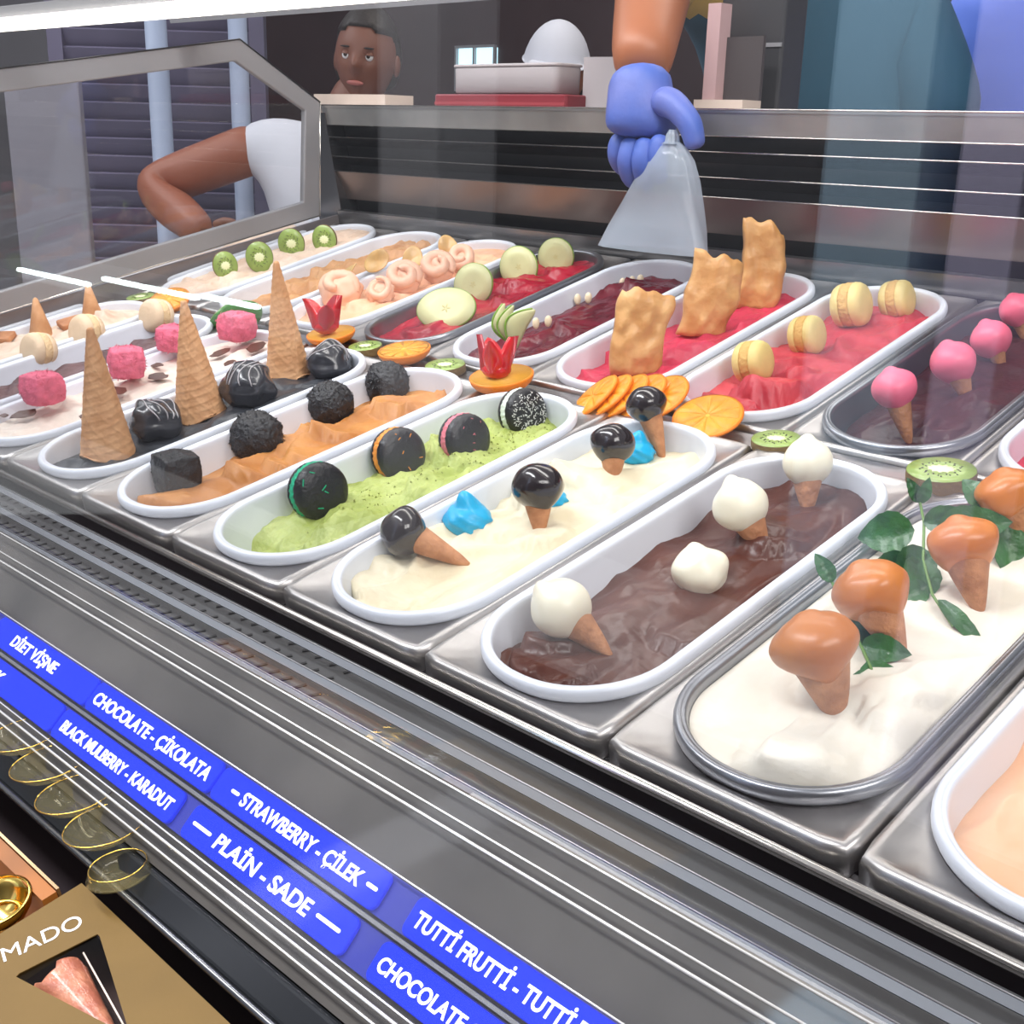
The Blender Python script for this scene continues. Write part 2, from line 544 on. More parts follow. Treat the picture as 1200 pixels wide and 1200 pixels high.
mk('front_rail', *tube([(X0, -.0185, -.0055), (X1, -.0185, -.0055)], .0034, 12), RAIL, gr)
mk('support_strip', *box(X0, X1, -.0115, .0005, -.02, -.0165), STEELD, gr, smooth=False)
mk('support_strip', *box(X0, X1, .398, .4055, -.02, -.0165), STEELD, gr, smooth=False)

# the strip between the two rows
o = mk('divider_strip', *box(X0, X1, .4055, .4335, -.008, -.0035), mat('divider_steel', (.33, .31, .31), .26, .95, bump=.05, bscale=20), smooth=False, slope=True)
bevel(o, .001); tag(o, 'dark steel strip between the two rows of tubs, fruit lying on it', 'strip')

# rear louvres and shelf
lv = root('louvred_back_panel', 'dark steel louvred back panel rising behind the rear row of tubs', 'panel')
LOUV = mat('louvre_steel', (.075, .075, .08), .22, .85, var=.3, vscale=5)
LIGHTB = mat('shelf_apron', (.52, .52, .51), .38, .85, var=.35, vscale=7)
mk('corner_post', *box(-.56, -.492, .8485, .90, -.02, .2), STEELD, lv, smooth=False)
mk('backing', *box(X0 - .05, X1, .885, .895, -.02, .195), BLACK, lv, smooth=False)
mk('shelf', *xf(box(X0, X1, 0, .22, -.004, 0), Matrix.Translation((0, .85, .2125)) @ Matrix.Rotation(-TH, 4, 'X')), STEEL, lv, smooth=False)
mk('shelf_apron', *box(X0, X1, .8505, .854, .180, .2083), LIGHTB, lv, smooth=False)
def blade(y0, z0, y1, z1, name, m):
    d = Vector((0, y1 - y0, z1 - z0)); L = d.length; a = atan2(d.z, d.y)
    return mk(name, *xf(box(X0, X1, 0, L, -.001, .001), Matrix.Translation((0, y0, z0)) @ Matrix.Rotation(a, 4, 'X')), m, lv, smooth=False)
for z0, z1 in ((.160, .142), (.128, .11)):
    blade(.852, z0, .874, z1, 'louvre', LOUV)
    mk('louvre_edge', *tube([(X0, .852, z0), (X1, .852, z0)], .0009, 6), RAIL, lv)
mk('louvre_edge', *tube([(X0, .8505, .180), (X1, .8505, .180)], .0009, 6), RAIL, lv)
blade(.853, .103, .868, .052, 'reflecting_panel', mat('mirror_steel', (.24, .19, .17), .34, .9, bump=.1, bscale=14))
mk('louvre_edge', *tube([(X0, .852, .103), (X1, .852, .103)], .001, 6), RAIL, lv)
mk('lower_rail', *box(X0, X1, .846, .856, .012, .036), mat('lower_rail', (.22, .22, .225), .3, .9), lv, smooth=False)
mk('shelf_edge', *tube([(X0, .8498, .2125), (X1, .8498, .2125)], .0011, 6), RAIL, lv)

# end panel
ep = root('end_panel', 'grey framed glass end panel closing the case at left', 'panel')
outer = [(-.1, .028), (.803, .036), (.845, .218), (.712, .335), (-.03, .362)]
inner = [(-.06, .058), (.775, .066), (.812, .21), (.698, .304), (-.0, .331)]
V, F = [], []
for x in (-.506, -.494):
    V += [(x, y, z) for y, z in outer] + [(x, y, z) for y, z in inner]
for k in range(5):
    a, b = k, (k + 1) % 5
    F += [(a, b, b + 5, a + 5), (a + 10, a + 15, b + 15, b + 10), (a, a + 10, b + 10, b), (a + 5, b + 5, b + 15, a + 15)]
bevel(mk('frame', V, F, FRAME, ep, smooth=False), .002)
n = len(inner)
V = [(x, y, z) for x in (-.502, -.498) for y, z in inner]
mk('pane', V, [tuple(range(n)), tuple(range(n, 2 * n))[::-1]], EGLASS, ep, smooth=False)
mk('seal', *tube([(-.4935, .803, .037), (-.4935, .845, .218)], .0012, 6), RAIL, ep)
mk('seal', *tube([(-.4935, -.1, .029), (-.4935, .803, .037)], .0012, 6), RAIL, ep)
mk('seal', *tube([(-.4935, .845, .218), (-.4935, .712, .335), (-.4935, -.03, .362)], .0012, 6), BLACK, ep)
mk('lower_side', *box(-.508, -.5005, -.1, .87, -.1, .0275), mat('side_sheet', (.30, .27, .27), .35, .6), ep, smooth=False)

# front glass
Vg = [(X0, -.1, .012), (X1, -.1, .012), (X1, -.1 + .62 * .2, .632), (X0, -.1 + .62 * .2, .632)]
o = mk('front_glass', Vg, [(0, 1, 2, 3)], GLASS, smooth=False, slope=True)
sm = o.modifiers.new('thickness', 'SOLIDIFY'); sm.thickness = .006
tag(o, 'large clear front glass of the ice cream case', 'glass')

# canopy lamp and rail
lp = root('lamp_tube', 'long white lit tube under the case canopy at top left', 'lamp')
mk('tube', *tube([(X0 + .01, .3, .404), (X1, .3, .404)], .0085, 14), mat('tube_white', (1, .96, .88), .5, emis=3.2), lp)
mk('tube_holder', *box(X0, X1, .312, .33, .402, .425), FRAME, lp, smooth=False)
o = mk('canopy_rail', *box(X0, X1, .60, .625, .372, .386), FRAME, smooth=False, slope=True)
tag(o, 'grey horizontal rail along the top of the case behind the lamp tube', 'rail')

# ------------------------------------------------------------------ label deck
DM = Matrix.Translation((0, -.11, 0)) @ Matrix.Rotation(math.atan(.65), 4, 'X')
dk = root('label_console', 'sloping clear topped console that carries the blue flavour labels', 'console', mat4=DM)
mk('deck_board', *box(X0, X1, -.117, .018, -.012, -.004), mat('deck_board', (.085, .076, .068), .45, .0, bump=.15, bscale=9, var=.55, vscale=8, spec=.3), dk, smooth=False)
ACR = glassmat('clear_acrylic', clear=.96, ior=1.42, rough=.05, tint=(.55, .54, .58, .018))
mk('clear_cover', *box(X0, X1, -.107, .016, .0046, .0052), ACR, dk, smooth=False)
EDGE = mat('acrylic_highlight', (.85, .83, .80), .15, .6)  # pale colour paints the light caught along the acrylic edges
for v, r in ((.0155, .0007), (.0015, .0007), (-.0052, .0010), (-.0395, .0006), (-.0955, .0006), (-.1005, .0010), (-.107, .0008)):
    mk('edge_highlight', *tube([(X0, v, .0058), (X1, v, .0058)], r, 6), EDGE, dk)
for va, vb in ((-.0640, -.0408), (-.0930, -.0695)):
    mk('label_channel', *box(X0, X1, va, vb, -.0039, -.0004), mat('channel_blue', (.01, .02, .30), .5, emis=.25), dk, smooth=False)
mk('channel_strip', *box(X0, X1, -.0678, -.0656, -.003, .0042), mat('channel', (.40, .40, .42), .25, .7), dk, smooth=False)
o = mk('front_rail', *box(X0, X1, -.1405, -.118, -.02, -.004), mat('black_rail', (.03, .032, .036), .14, .4), dk, smooth=False)
bevel(o, .004, 4)
mk('front_rail_lip', *tube([(X0, -.1415, -.004), (X1, -.1415, -.004)], .0025, 8), STEELD, dk)

BLUE = mat('label_blue', (.003, .024, .70), .5, emis=.52, spec=.1)
LETTER = mat('label_white', (1, 1, 1), .5, emis=1.0)


def lettering(txt, w, h, parent, center, m, shear=.12, bold=.022, rotz=0, depth=.0004, name='lettering'):
    c = bpy.data.curves.new('t', 'FONT'); c.body = txt; c.align_x = 'LEFT'; c.offset = bold; c.shear = shear; c.extrude = .02
    t = bpy.data.objects.new('t', c); COL.objects.link(t)
    dg = bpy.context.evaluated_depsgraph_get(); dg.update()
    me = bpy.data.meshes.new_from_object(t.evaluated_get(dg))
    bpy.data.objects.remove(t)
    xs = [v.co.x for v in me.vertices]; x0, x1 = min(xs), max(xs)
    sx = w / (x1 - x0); sy = h / .72
    M = Matrix.Translation(center) @ Matrix.Rotation(rotz, 4, 'Z') @ Matrix.Diagonal((sx, sy, depth / .04, 1)) @ Matrix.Translation((-(x0 + x1) / 2, -.36, 0))
    me.transform(M)
    me.materials.clear(); me.materials.append(m)
    o = bpy.data.objects.new(name, me); COL.objects.link(o); o.parent = parent
    return o


def label(txt, cx, tx0, tx1, row, h=.0092, dashes=()):
    v0 = (-.0635, -.0412) if row == 'A' else (-.0925, -.0700)
    vc = (v0[0] + v0[1]) / 2
    r = root('flavour_label', 'glowing blue label reading ' + txt + (', upper row' if row == 'A' else ', lower row'), 'label',
             'blue flavour labels on the console', DM @ Matrix.Translation((cx, vc, 0)))
    hw = .0822; hh = (v0[1] - v0[0]) / 2
    V, F = sweep(hw, hh, .005, [(0, 0), (0, .0022), (.0006, .0028)], ns=6, nc=6)
    mk('plate', V, [f[::-1] for f in F], BLUE, r, smooth=False)
    if txt: lettering(txt, tx1 - tx0, h, r, ((tx0 + tx1) / 2 - cx, 0, .0032), LETTER)
    for a, b in dashes:
        vv, ff = sweep((b - a) / 2, .0011, .0010, [(0, 0), (0, .0005)], ns=3, nc=4)
        mk('dash', *xf((vv, [f[::-1] for f in ff]), Matrix.Translation(((a + b) / 2 - cx, 0, .0030))), LETTER, r, smooth=False)
    return r


label('D\u0130ET V\u0130\u015eNE', .376, .329, .404, 'A')
label('CHOCOLATE - \u00c7\u0130KOLATA', .5415, .466, .617, 'A')
label('STRAWBERRY - \u00c7\u0130LEK', .708, .655, .772, 'A', dashes=((.643, .651), (.777, .786)))
label('TUTT\u0130 FRUTT\u0130 - TUTT\u0130 FRUTT\u0130', .895, .819, .969, 'A')
label('FISTIK', .360, .302, .352, 'B')
label('BLACK MULBERRY - KARADUT', .527, .453, .604, 'B', .0086)
label('PLA\u0130N - SADE', .705, .656, .752, 'B', .0098, dashes=((.630, .650), (.758, .779)))
label('CHOCOLATE CHIP', .890, .813, .905, 'B', .0086)

# gold rimmed glass dishes under the clear cover
GOLD = mat('gold', (.80, .55, .14), .16, 1.0)
DISH = glassmat('dish_glass', col=(1, .97, .85), clear=.96, ior=1.35, tint=(.55, .47, .25, .10))
spots = [((.423, -.199, -.052), 'leftmost'), ((.470, -.203, -.054), 'second from left'), ((.517, -.207, -.056), 'middle'), ((.562, -.210, -.058), 'fourth from left'), ((.598, -.222, -.064), 'rightmost')]
for k, (c, w) in enumerate(spots):
    r = root('gold_rimmed_dish', f'round gold rimmed dish, {w} of the row below the labels', 'dish', 'gold rimmed dishes by the console',
             aim(c, (-.10, .10, .98)))
    R = .0265 if k < 4 else .0180
    V, F = lathe([(.006, -.010), (.012, -.0098), (.021, -.006), (R, 0)], 40); mk('bowl', V, F[:-1], DISH, r)
    ring = [(R * cos(2 * pi * q / 48), R * sin(2 * pi * q / 48), .0003) for q in range(49)]
    mk('gold_rim', *tube(ring, .0005, 6), GOLD, r)

# lower front shelf, gold bowl, box
o = mk('lower_shelf', *box(X0, X1, -.75, -.12, -.155, -.145), mat('shelf_brown', (.016, .010, .012), .8, .0, var=.3, vscale=5, spec=.15), smooth=False, slope=True)
tag(o, 'dark brown lower shelf in front of the console', 'shelf')
ORW = mat('orange_wood', (.36, .12, .02), .4, coat=.1, var=.4, vscale=10)
r = root('wooden_crate', 'glossy orange brown wooden crate at the lower left corner behind the gold bowl', 'crate', mat4=Matrix.Translation((.38, -.285, -.145)))
mk('back_board', *box(-.25, .178, .024, .034, 0, .058), ORW, r, smooth=False)
mk('base_board', *box(-.25, .178, -.12, .024, 0, .006), ORW, r, smooth=False)
mk('edge_band', *box(-.25, .178, .0345, .0365, .05, .0595), mat('brass_edge', (.75, .5, .28), .2, .9), r, smooth=False)
r = root('gold_bowl', 'shiny gold bowl at the left edge above the gift box', 'bowl', mat4=Matrix.Translation((.533, -.2825, -.139)))
V, F = lathe([(.010, 0), (.012, .004), (.006, .010), (.006, .026), (.014, .034), (.0225, .046), (.0235, .052), (.0225, .0525), (.0205, .046), (.011, .036), (.004, .034)], 40)
mk('bowl', V, F, GOLD, r)
V, F = lathe([(.0225, .0520), (.0243, .0523), (.0243, .0535), (.0225, .0538)], 40); mk('rim', V, F[:-2], GOLD, r)
mk('inner_ring', *tube([(.013 * cos(2 * pi * q / 32), .013 * sin(2 * pi * q / 32), .0405) for q in range(33)], .0012, 6), GOLD, r)

KRAFT = mat('gold_card', (.160, .095, .028), .55, .0, spec=.2, bump=.03, bscale=300, var=.08, vscale=20)
GM = Matrix(((.997, -.07, 0, .567), (.01, 1, 0, -.237), (0, 0, 1, -.085), (0, 0, 0, 1)))
GM = Matrix.Translation((.567, -.2370, -.085)) @ Matrix.Rotation(-.01, 4, 'Z')
bx = root('gift_box', 'flat gold card box printed MADO with a triangular window, lower left corner', 'box', mat4=GM)
# local: x along the long side (towards the camera right), y negative across the lid, lid at z=0
W_, H_ = .235, .105
tri = [(.042, -.062), (.051, -.0155), (.054, -.0155), (.133, -.0395), (.134, -.0425), (.043, -.0645)]
def resample(poly, m):
    P = [Vector((*q, 0)) for q in poly]; n = len(P); L = [(P[(i + 1) % n] - P[i]).length for i in range(n)]; T = sum(L); out = []
    for i in range(n):
        c = max(1, round(m * L[i] / T))
        for k in range(c): out.append(P[i].lerp(P[(i + 1) % n], k / c))
    return out
tp = resample(tri, 48)
cen = Vector((.07, -.037, 0))
V, F = [], []
def hitb(c, d):
    t = 1e9
    for a, lim in ((0, (0, W_)), (1, (-H_, 0))):
        for l in lim:
            if abs(d[a]) > 1e-9:
                q = (l - c[a]) / d[a]
                if q > 0: t = min(t, q)
    return c + d * t
outer_pts = [hitb(cen, (q - cen)) for q in tp]
for cx_, cy_ in ((0, 0), (W_, 0), (W_, -H_), (0, -H_)):
    i = min(range(len(outer_pts)), key=lambda i: (outer_pts[i] - Vector((cx_, cy_, 0))).length); outer_pts[i] = Vector((cx_, cy_, 0))
n = len(tp)
V = [(q.x, q.y, 0) for q in tp] + [(q.x, q.y, 0) for q in outer_pts] + [(q.x, q.y, -.0007) for q in tp] + [(q.x, q.y, -.045) for q in outer_pts]
for k in range(n):
    j = (k + 1) % n
    F += [(k, j, j + n, k + n), (k, k + 2 * n, j + 2 * n, j), (k + n, j + n, j + 3 * n, k + 3 * n)]
mk('lid', V, F, KRAFT, bx, smooth=False)
mk('inside', *box(.004, W_ - .004, -H_ + .004, -.004, -.044, -.04), mat('box_inside', (.05, .02, .015), .6), bx, smooth=False)
V, F = lathe([(.0008, 0), (.0042, .02), (.0100, .048), (.0165, .078), (.017, .079), (.015, .078)], 40,
             lambda v, a, r, z: v * (1 + (.05 if int((a / .9 + z * 90)) % 2 else 0)) if r > .002 else v)
cm = Matrix.Translation((.137, -.044, -.016)) @ Vector((-.082, -.002, .001)).to_track_quat('Z', 'Y').to_matrix().to_4x4()
mk('boxed_cone', *xf((V, F), cm), mat('boxed_cone', (.58, .23, .13), .35, bump=.3, bscale=200, col2=(.40, .12, .07), vscale=70, coat=.3), bx)
mk('window_film', [(q.x, q.y, -.0012) for q in tp], [tuple(range(n))], glassmat('film', clear=.97, ior=1.35), bx, smooth=False)
mk('fold_line', *tube([(.056, -.028, -.0022), (.134, -.0405, -.0022)], .0006, 6), mat('film_crease', (.9, .75, .65), .2), bx)
lettering('MADO', .0480, .0130, bx, (.0255, -.0395, .0003), mat('print_white', (.92, .90, .88), .5), shear=0, bold=.0, rotz=pi / 2 - .25, name='printed_name')

# ------------------------------------------------------------------ toppings
def vec(a): return Vector(a)


def waffle_cone(label, base, h=.136, r0=.0262, lean=(0, .015, .136), group='upside down waffle cones'):
    r = root('waffle_cone', label, 'cone', group, aim(base, lean, rnd.uniform(0, 6)))
    n, m = 110, 90
    def disp(v, a, rr, z):
        t = z / h
        u = (a + z * 38) * 7 / (2 * pi); w = z * 120 - a * .55
        g = max(0, 1 - abs((u % 1) - .5) * 9) * (1 - t * .6) + max(0, 1 - abs((w % 1) - .5) * 7)
        seam = .0010 * (1 if (a - z * 6) % (2 * pi) < 2.6 else 0)
        k = (rr + .0007 * min(g, 1.2) + seam) / max(rr, 1e-6)
        return Vector((v.x * k, v.y * k, v.z + (.0035 * sin(a * 1.5 + 1) + .0015 * sin(4 * a) if z < .003 else 0)))
    prof = [(.024, .004)] + [(r0 * (1 - t) ** .96 + .0022, t * h) for t in [i / m for i in range(m)]] + [(.0012, h)]
    V, F = lathe(prof, n, disp)
    mk('cone_shell', V, F, WAFER, r)
    return r


waffle_cone('upside down waffle cone nearest the front rail in the charcoal tub', (.067, .077, -.010), lean=(.002, .016, .136))
waffle_cone('upside down waffle cone in the middle of the charcoal tub', (.059, .198, -.010), .129, .0262, (-.004, .014, .13))
waffle_cone('upside down waffle cone farthest back in the charcoal tub', (.048, .328, -.010), .138, .0245, (0, .014, .137))


def dome(r, L, rc, seed, nub=0, flat=.88, rough=.05, drip=.25):
    """dipped head of a little cone: sits round the cone mouth"""
    def f(v):
        p = v.normalized()
        k = 1 + rough * noise.noise(p * 1.3 + Vector((seed, 0, 0))) * 1.6
        q = Vector((v.x * k, v.y * k, v.z * flat * k))
        if q.z < 0:
            a = atan2(q.y, q.x)
            t = min(1, -q.z / r)
            q.x *= 1 - .22 * t * t; q.y *= 1 - .22 * t * t
            q.z -= drip * r * t * (.5 + .5 * sin(2 * a + seed)) * .6
        if nub and p.z > .93: q.z += nub * r * (p.z - .93) / .07; q.x += nub * r * .4 * (p.z - .93) / .07
        return q + Vector((0, 0, L))
    return sphere(r, 36, 26, f)


def dipped_cone(label, tip, head, r, m, group, cat='cone', nub=.12, rc=.56, wafer=None, rough=.05, flat=.88, drip=.25, seed=0, over=1.0):
    tip = vec(tip); d = vec(head) - tip; L = d.length
    q = root('dipped_cone', label, cat, group, aim(tip, d, seed * 1.3))
    prof = [(.002, -.004)] + [(.0034 + (rc * r - .002) * t ** .85, L * .86 * t) for t in [i / 14 for i in range(15)]]
    def wob(v, a, rr, z): return Vector((v.x * (1 + .03 * sin(3 * a + z * 90)), v.y * (1 + .03 * cos(2 * a)), v.z))
    V, F = lathe(prof, 28, wob); mk('cone_shell', V, F, wafer or WAFERD, q)
    V, F = dome(r * over, L, rc * r, seed, nub, flat, rough, drip); mk('dipped_top', V, F, m, q)
    return q


for i, (l, t, h, r) in enumerate((
        ('small cone with glossy black cap tipped over to the left, nearest in the ivory tub', (.569, .122, -.014), (.527, .098, .014), .0205),
        ('small upright black capped cone, second from the front in the ivory tub', (.589, .190, -.014), (.578, .205, .023), .0225),
        ('small upright black capped cone, third from the front in the ivory tub', (.586, .289, -.014), (.576, .305, .024), .0198),
        ('small upright black capped cone at the far end of the ivory tub', (.577, .371, -.014), (.555, .380, .030), .0192))):
    dipped_cone(l, t, h, r, DCHOC, 'black capped small cones', seed=i + 1, nub=0)
for i, (l, t, h, r) in enumerate((
        ('white capped small cone leaning left, nearest in the chocolate tub', (.744, .092, -.020), (.713, .082, .012), .0212),
        ('white capped small cone leaning left, third in the chocolate tub', (.759, .267, -.020), (.735, .269, .018), .0215),
        ('white capped small cone standing at the far end of the chocolate tub', (.747, .346, -.020), (.737, .362, .019), .0205))):
    dipped_cone(l, t, h, r, WCHOC, 'white capped small cones', seed=i + 6, nub=.18, rc=.64, flat=.95, rough=.05)
dipped_cone('white cap of a cone pushed point down into the middle of the chocolate ice cream', (.748, .198, -.034), (.740, .206, -.009), .0222, WCHOC, 'white capped small cones', seed=10, nub=.1, rough=.1)
for i, (l, t, h, r) in enumerate((
        ('caramel brown capped cone, nearest in the milk white tub', (.929, .087, .000), (.907, .094, .046), .0262),
        ('caramel brown capped cone beside the mint sprig, second from the front', (.924, .169, .000), (.899, .171, .043), .0245),
        ('caramel brown capped cone with a pale nub on top, third from the front', (.938, .247, .000), (.919, .257, .044), .0232),
        ('caramel brown capped cone cut off by the right edge of the photo', (.932, .337, .000), (.911, .344, .042), .0232))):
    dipped_cone(l, t, h, r, CARAMEL, 'caramel capped small cones', seed=i + 12, nub=.10, rc=.66, flat=.66, drip=.9, rough=.05)
for i, (l, t, h, r) in enumerate((
        ('pink capped cone nearest in the plum dark tub', (.750, .511, -.016), (.731, .518, .029), .0203),
        ('pink capped cone, second from the front in the plum dark tub', (.754, .620, -.014), (.736, .622, .022), .0215),
        ('pink capped cone, third from the front in the plum dark tub', (.747, .710, -.012), (.732, .712, .017), .0198),
        ('pink capped cone at the far end of the plum dark tub', (.738, .793, -.012), (.722, .797, .021), .0185))):
    dipped_cone(l, t, h, r, PINKC, 'pink capped small cones', seed=i + 20, nub=.12, flat=.92, rough=.04)
for i, (l, t, h) in enumerate((
        ('little plain cone pointing up, left one at the far left', (-.440, .250, -.006), (-.452, .262, .056)),
        ('little plain cone pointing up, right one at the far left', (-.430, .326, -.006), (-.440, .338, .056)))):
    t = vec(t); h = vec(h)
    q = root('small_cone', l, 'cone', 'little upturned cones at the far left', aim(t, h - t))
    V, F = lathe([(.0150, 0), (.0178, .001), (.0035, .055), (.001, .057)], 32, lambda v, a, r, z: v * (1 + .02 * sin(5 * a)) if z < .05 else v)
    mk('cone_shell', V, F, WAFER, q)


# blue piped dollops
def dollop(label, loc, r, seed, name='blue_dollop', m=BLUEC, cat='dollop', group='blue dollops on the ivory ice cream', squash=.8):
    def f(v):
        p = v.normalized(); a = atan2(p.y, p.x)
        t = max(0, p.z)
        k = 1 + .07 * cos(7 * (a + 1.6 * p.z)) * (1 - abs(p.z)) - .25 * t ** 1.5 + .10 * noise.noise(p * 2 + Vector((seed, 0, 0)))
        q = Vector((p.x * k * r, p.y * k * r, p.z * r * squash))
        if p.z > .75: q.z += (p.z - .75) * 1.6 * r; q.x += (p.z - .75) * .7 * r
        return q
    V, F = sphere(r, 42, 26, f)
    o = mk(name, V, F, m, mat4=aim(loc, UP, seed), slope=True)
    tag(o, label, cat, group)
    return o


dollop('bright blue dollop beside the nearest black capped cone', (.529, .166, -.004), .0210, 1)
dollop('bright blue dollop behind the second black capped cone', (.556, .240, -.010), .0150, 2)
dollop('bright blue dollop in front of the farthest black capped cone', (.562, .352, -.006), .0175, 3)


# dark truffles rolled in flakes
def bristly(label, loc, r, m, seed, name, group, cat, amp=.16, squash=(1, 1, 1), spikes=240, angular=0):
    g = random.Random(seed)
    rr = root(name, label, cat, group, aim(loc, UP, seed))
    def f(v):
        p = v.normalized()
        k = 1 + .07 * noise.noise(p * 2.2 + Vector((seed, 0, 0))) + amp * .6 * abs(noise.noise(p * 11)) + amp * .3 * noise.noise(p * 23)
        if angular:
            b = max(abs(p.x), abs(p.y), abs(p.z)); k *= (1 - angular) + angular * .85 / b
        return Vector((p.x * squash[0], p.y * squash[1], p.z * squash[2])) * (k * r)
    V, F = sphere(r, 72, 50, f)
    mk('ball', V, F, m, rr)
    if spikes:
        SV, SF = [], []
        for _ in range(spikes):
            p = Vector((g.gauss(0, 1), g.gauss(0, 1), g.gauss(0, 1))).normalized()
            q = f(p * r)
            t = p.cross(Vector((g.gauss(0, 1), g.gauss(0, 1), g.gauss(0, 1)))).normalized(); d = (p * .5 + t * .9).normalized(); s = p.cross(t)
            L = g.uniform(.0025, .006); w = g.uniform(.0005, .0009)
            n0 = len(SV)
            SV += [q - d * L * .5 + s * w, q - d * L * .5 - s * w, q + d * L * .5 + p * .0008 - s * w * .6, q + d * L * .5 + p * .0008 + s * w * .6, q - d * L * .4 - p * .001]
            SF += [(n0, n0 + 1, n0 + 2, n0 + 3), (n0, n0 + 3, n0 + 4), (n0 + 1, n0 + 4, n0 + 2)]
        o = mk('flakes', SV, SF, m, rr, smooth=False); tag(o, kind='stuff')
    return rr


TRUF = mat('truffle', (.022, .022, .026), .42, bump=.5, bscale=300, var=.5, vscale=90)
bristly('blocky cut black truffle, nearest in the caramel brown tub', (.206, .078, .000), .0250, TRUF, 3, 'truffle', 'black flaked truffles', 'truffle', .07, (1.02, .92, .95), 60, .55)
bristly('round black truffle covered in flakes, second from the front', (.198, .179, -.002), .0268, TRUF, 5, 'truffle', 'black flaked truffles', 'truffle')
bristly('round black truffle covered in flakes, third from the front', (.192, .281, -.002), .0250, TRUF, 8, 'truffle', 'black flaked truffles', 'truffle')
bristly('round black truffle at the far end of the caramel brown tub', (.199, .357, -.002), .0243, TRUF, 12, 'truffle', 'black flaked truffles', 'truffle')
PINKB = mat('pink_crumb', (.84, .17, .27), .6, bump=.5, bscale=260, var=.25, vscale=80)
for i, (l, c, r) in enumerate((('rough pink ball nearest the rail at the left edge', (-.110, .099, .026), .0240), ('rough pink ball left of the nearest waffle cone tip', (-.096, .201, .027), .0245),
                               ('rough pink ball half behind the middle waffle cone', (-.134, .289, .025), .0218), ('rough pink ball at the far end of the white tub', (-.094, .358, .025), .0240))):
    bristly(l, c, r, PINKB, 30 + i, 'pink_ball', 'rough pink balls on the white ice cream', 'sweet', .09, (1, .95, .86), 160, .45)

# chocolate shards on the white ice cream
SHARD = mat('shard', (.10, .042, .028), .3)
g = random.Random(5)
shards = [(-.112, .070, .026), (-.098, .150, .018), (-.075, .172, .03), (-.075, .225, .026), (-.050, .262, .03), (-.118, .250, .016), (-.082, .320, .024), (-.055, .355, .028), (-.035, .110, .016), (-.10, .375, .02), (-.13, .055, .014), (-.03, .30, .018)]
SH_ = ['just in front of the nearest pink ball', 'between the first and second pink balls', 'long one right of the second pink ball', 'long one beside the middle waffle cone', 'large one right of the third pink ball',
       'small one left of the third pink ball', 'directly under the farthest pink ball', 'at the right wall near the far end', 'beside the nearest waffle cone', 'farthest back by the rim', 'nearest to the front rim at left', 'thin one against the right wall']
for i, (x, y, L) in enumerate(shards):
    n = 9; V = []; F = []
    for zz in (0, .0013):
        for k in range(n):
            a = 2 * pi * k / n; q = L * .55 * (1 + g.uniform(-.25, .25))
            V.append((q * cos(a), q * .55 * sin(a), zz + .05 * q * cos(a)))
    F = [tuple(range(n))[::-1], tuple(range(n, 2 * n))] + [(k, (k + 1) % n, (k + 1) % n + n, k + n) for k in range(n)]
    o = mk('chocolate_shard', V, F, SHARD, smooth=False, slope=True, mat4=Matrix.Translation((x, y, .0035)) @ Matrix.Rotation(g.uniform(0, 3), 4, 'Z') @ Matrix.Rotation(g.uniform(.05, .3), 4, 'X'))
    tag(o, 'dark chocolate shard on the white ice cream, ' + SH_[i], 'chocolate', 'chocolate shards on the white ice cream')

# biscuits at the far left
for i, (x, y) in enumerate(((-.462, .205), (-.430, .292))):
    V, F = sweep(.017, .011, .003, [(.001, 0), (0, .001), (0, .007), (.001, .008)], ns=3, nc=3)
    o = mk('biscuit', V, [f[::-1] for f in F], WAFERD, slope=True, mat4=Matrix.Translation((x, y, .002)) @ Matrix.Rotation(.5 + i, 4, 'Z') @ Matrix.Rotation(.25, 4, 'X'))
    tag(o, 'small brown biscuit beside the ' + ('left' if i == 0 else 'right') + ' little cone at the far left', 'biscuit', 'small brown biscuits')

# chocolate marshmallows with pale drizzle
DARKM = mat('marshmallow', (.030, .031, .038), .25, coat=.4, bump=.1, bscale=40)
DRIZ = mat('drizzle', (.40, .38, .40), .4)
for i, (l, c, r) in enumerate((('dark glazed marshmallow with pale drizzle behind the nearest waffle cone', (.067, .140, .006), .0270),
                               ('dark glazed marshmallow with pale drizzle between the two rear waffle cones', (.091, .246, .014), .0290),
                               ('dark glazed marshmallow at the far end of the charcoal tub', (.094, .358, .006), .0265))):
    rr = root('glazed_marshmallow', l, 'sweet', 'dark glazed marshmallows in the charcoal tub', aim(c, UP, i * 2.1))
    def f(v, sd=i):
        p = v.normalized(); k = 1 + .22 * noise.noise(p * 1.5 + Vector((sd * 3.3, 1, 0)))
        if p.z < 0: k *= 1.06
        return Vector((p.x, p.y, p.z * .92)) * (k * r)
    V, F = sphere(r, 40, 28, f); mk('glazed_body', V, F, DARKM, rr)
    for j in range(4):
        pts = []
        for k in range(22):
            t = -1.35 + 2.7 * k / 21
            p = Vector((sin(t), .35 * (j - 1.5) + .16 * sin(t * 3 + j), cos(t))).normalized()
            pts.append(f(p) * 1.015)
        mk('drizzle', *tube(pts, .0008, 5), DRIZ, rr)


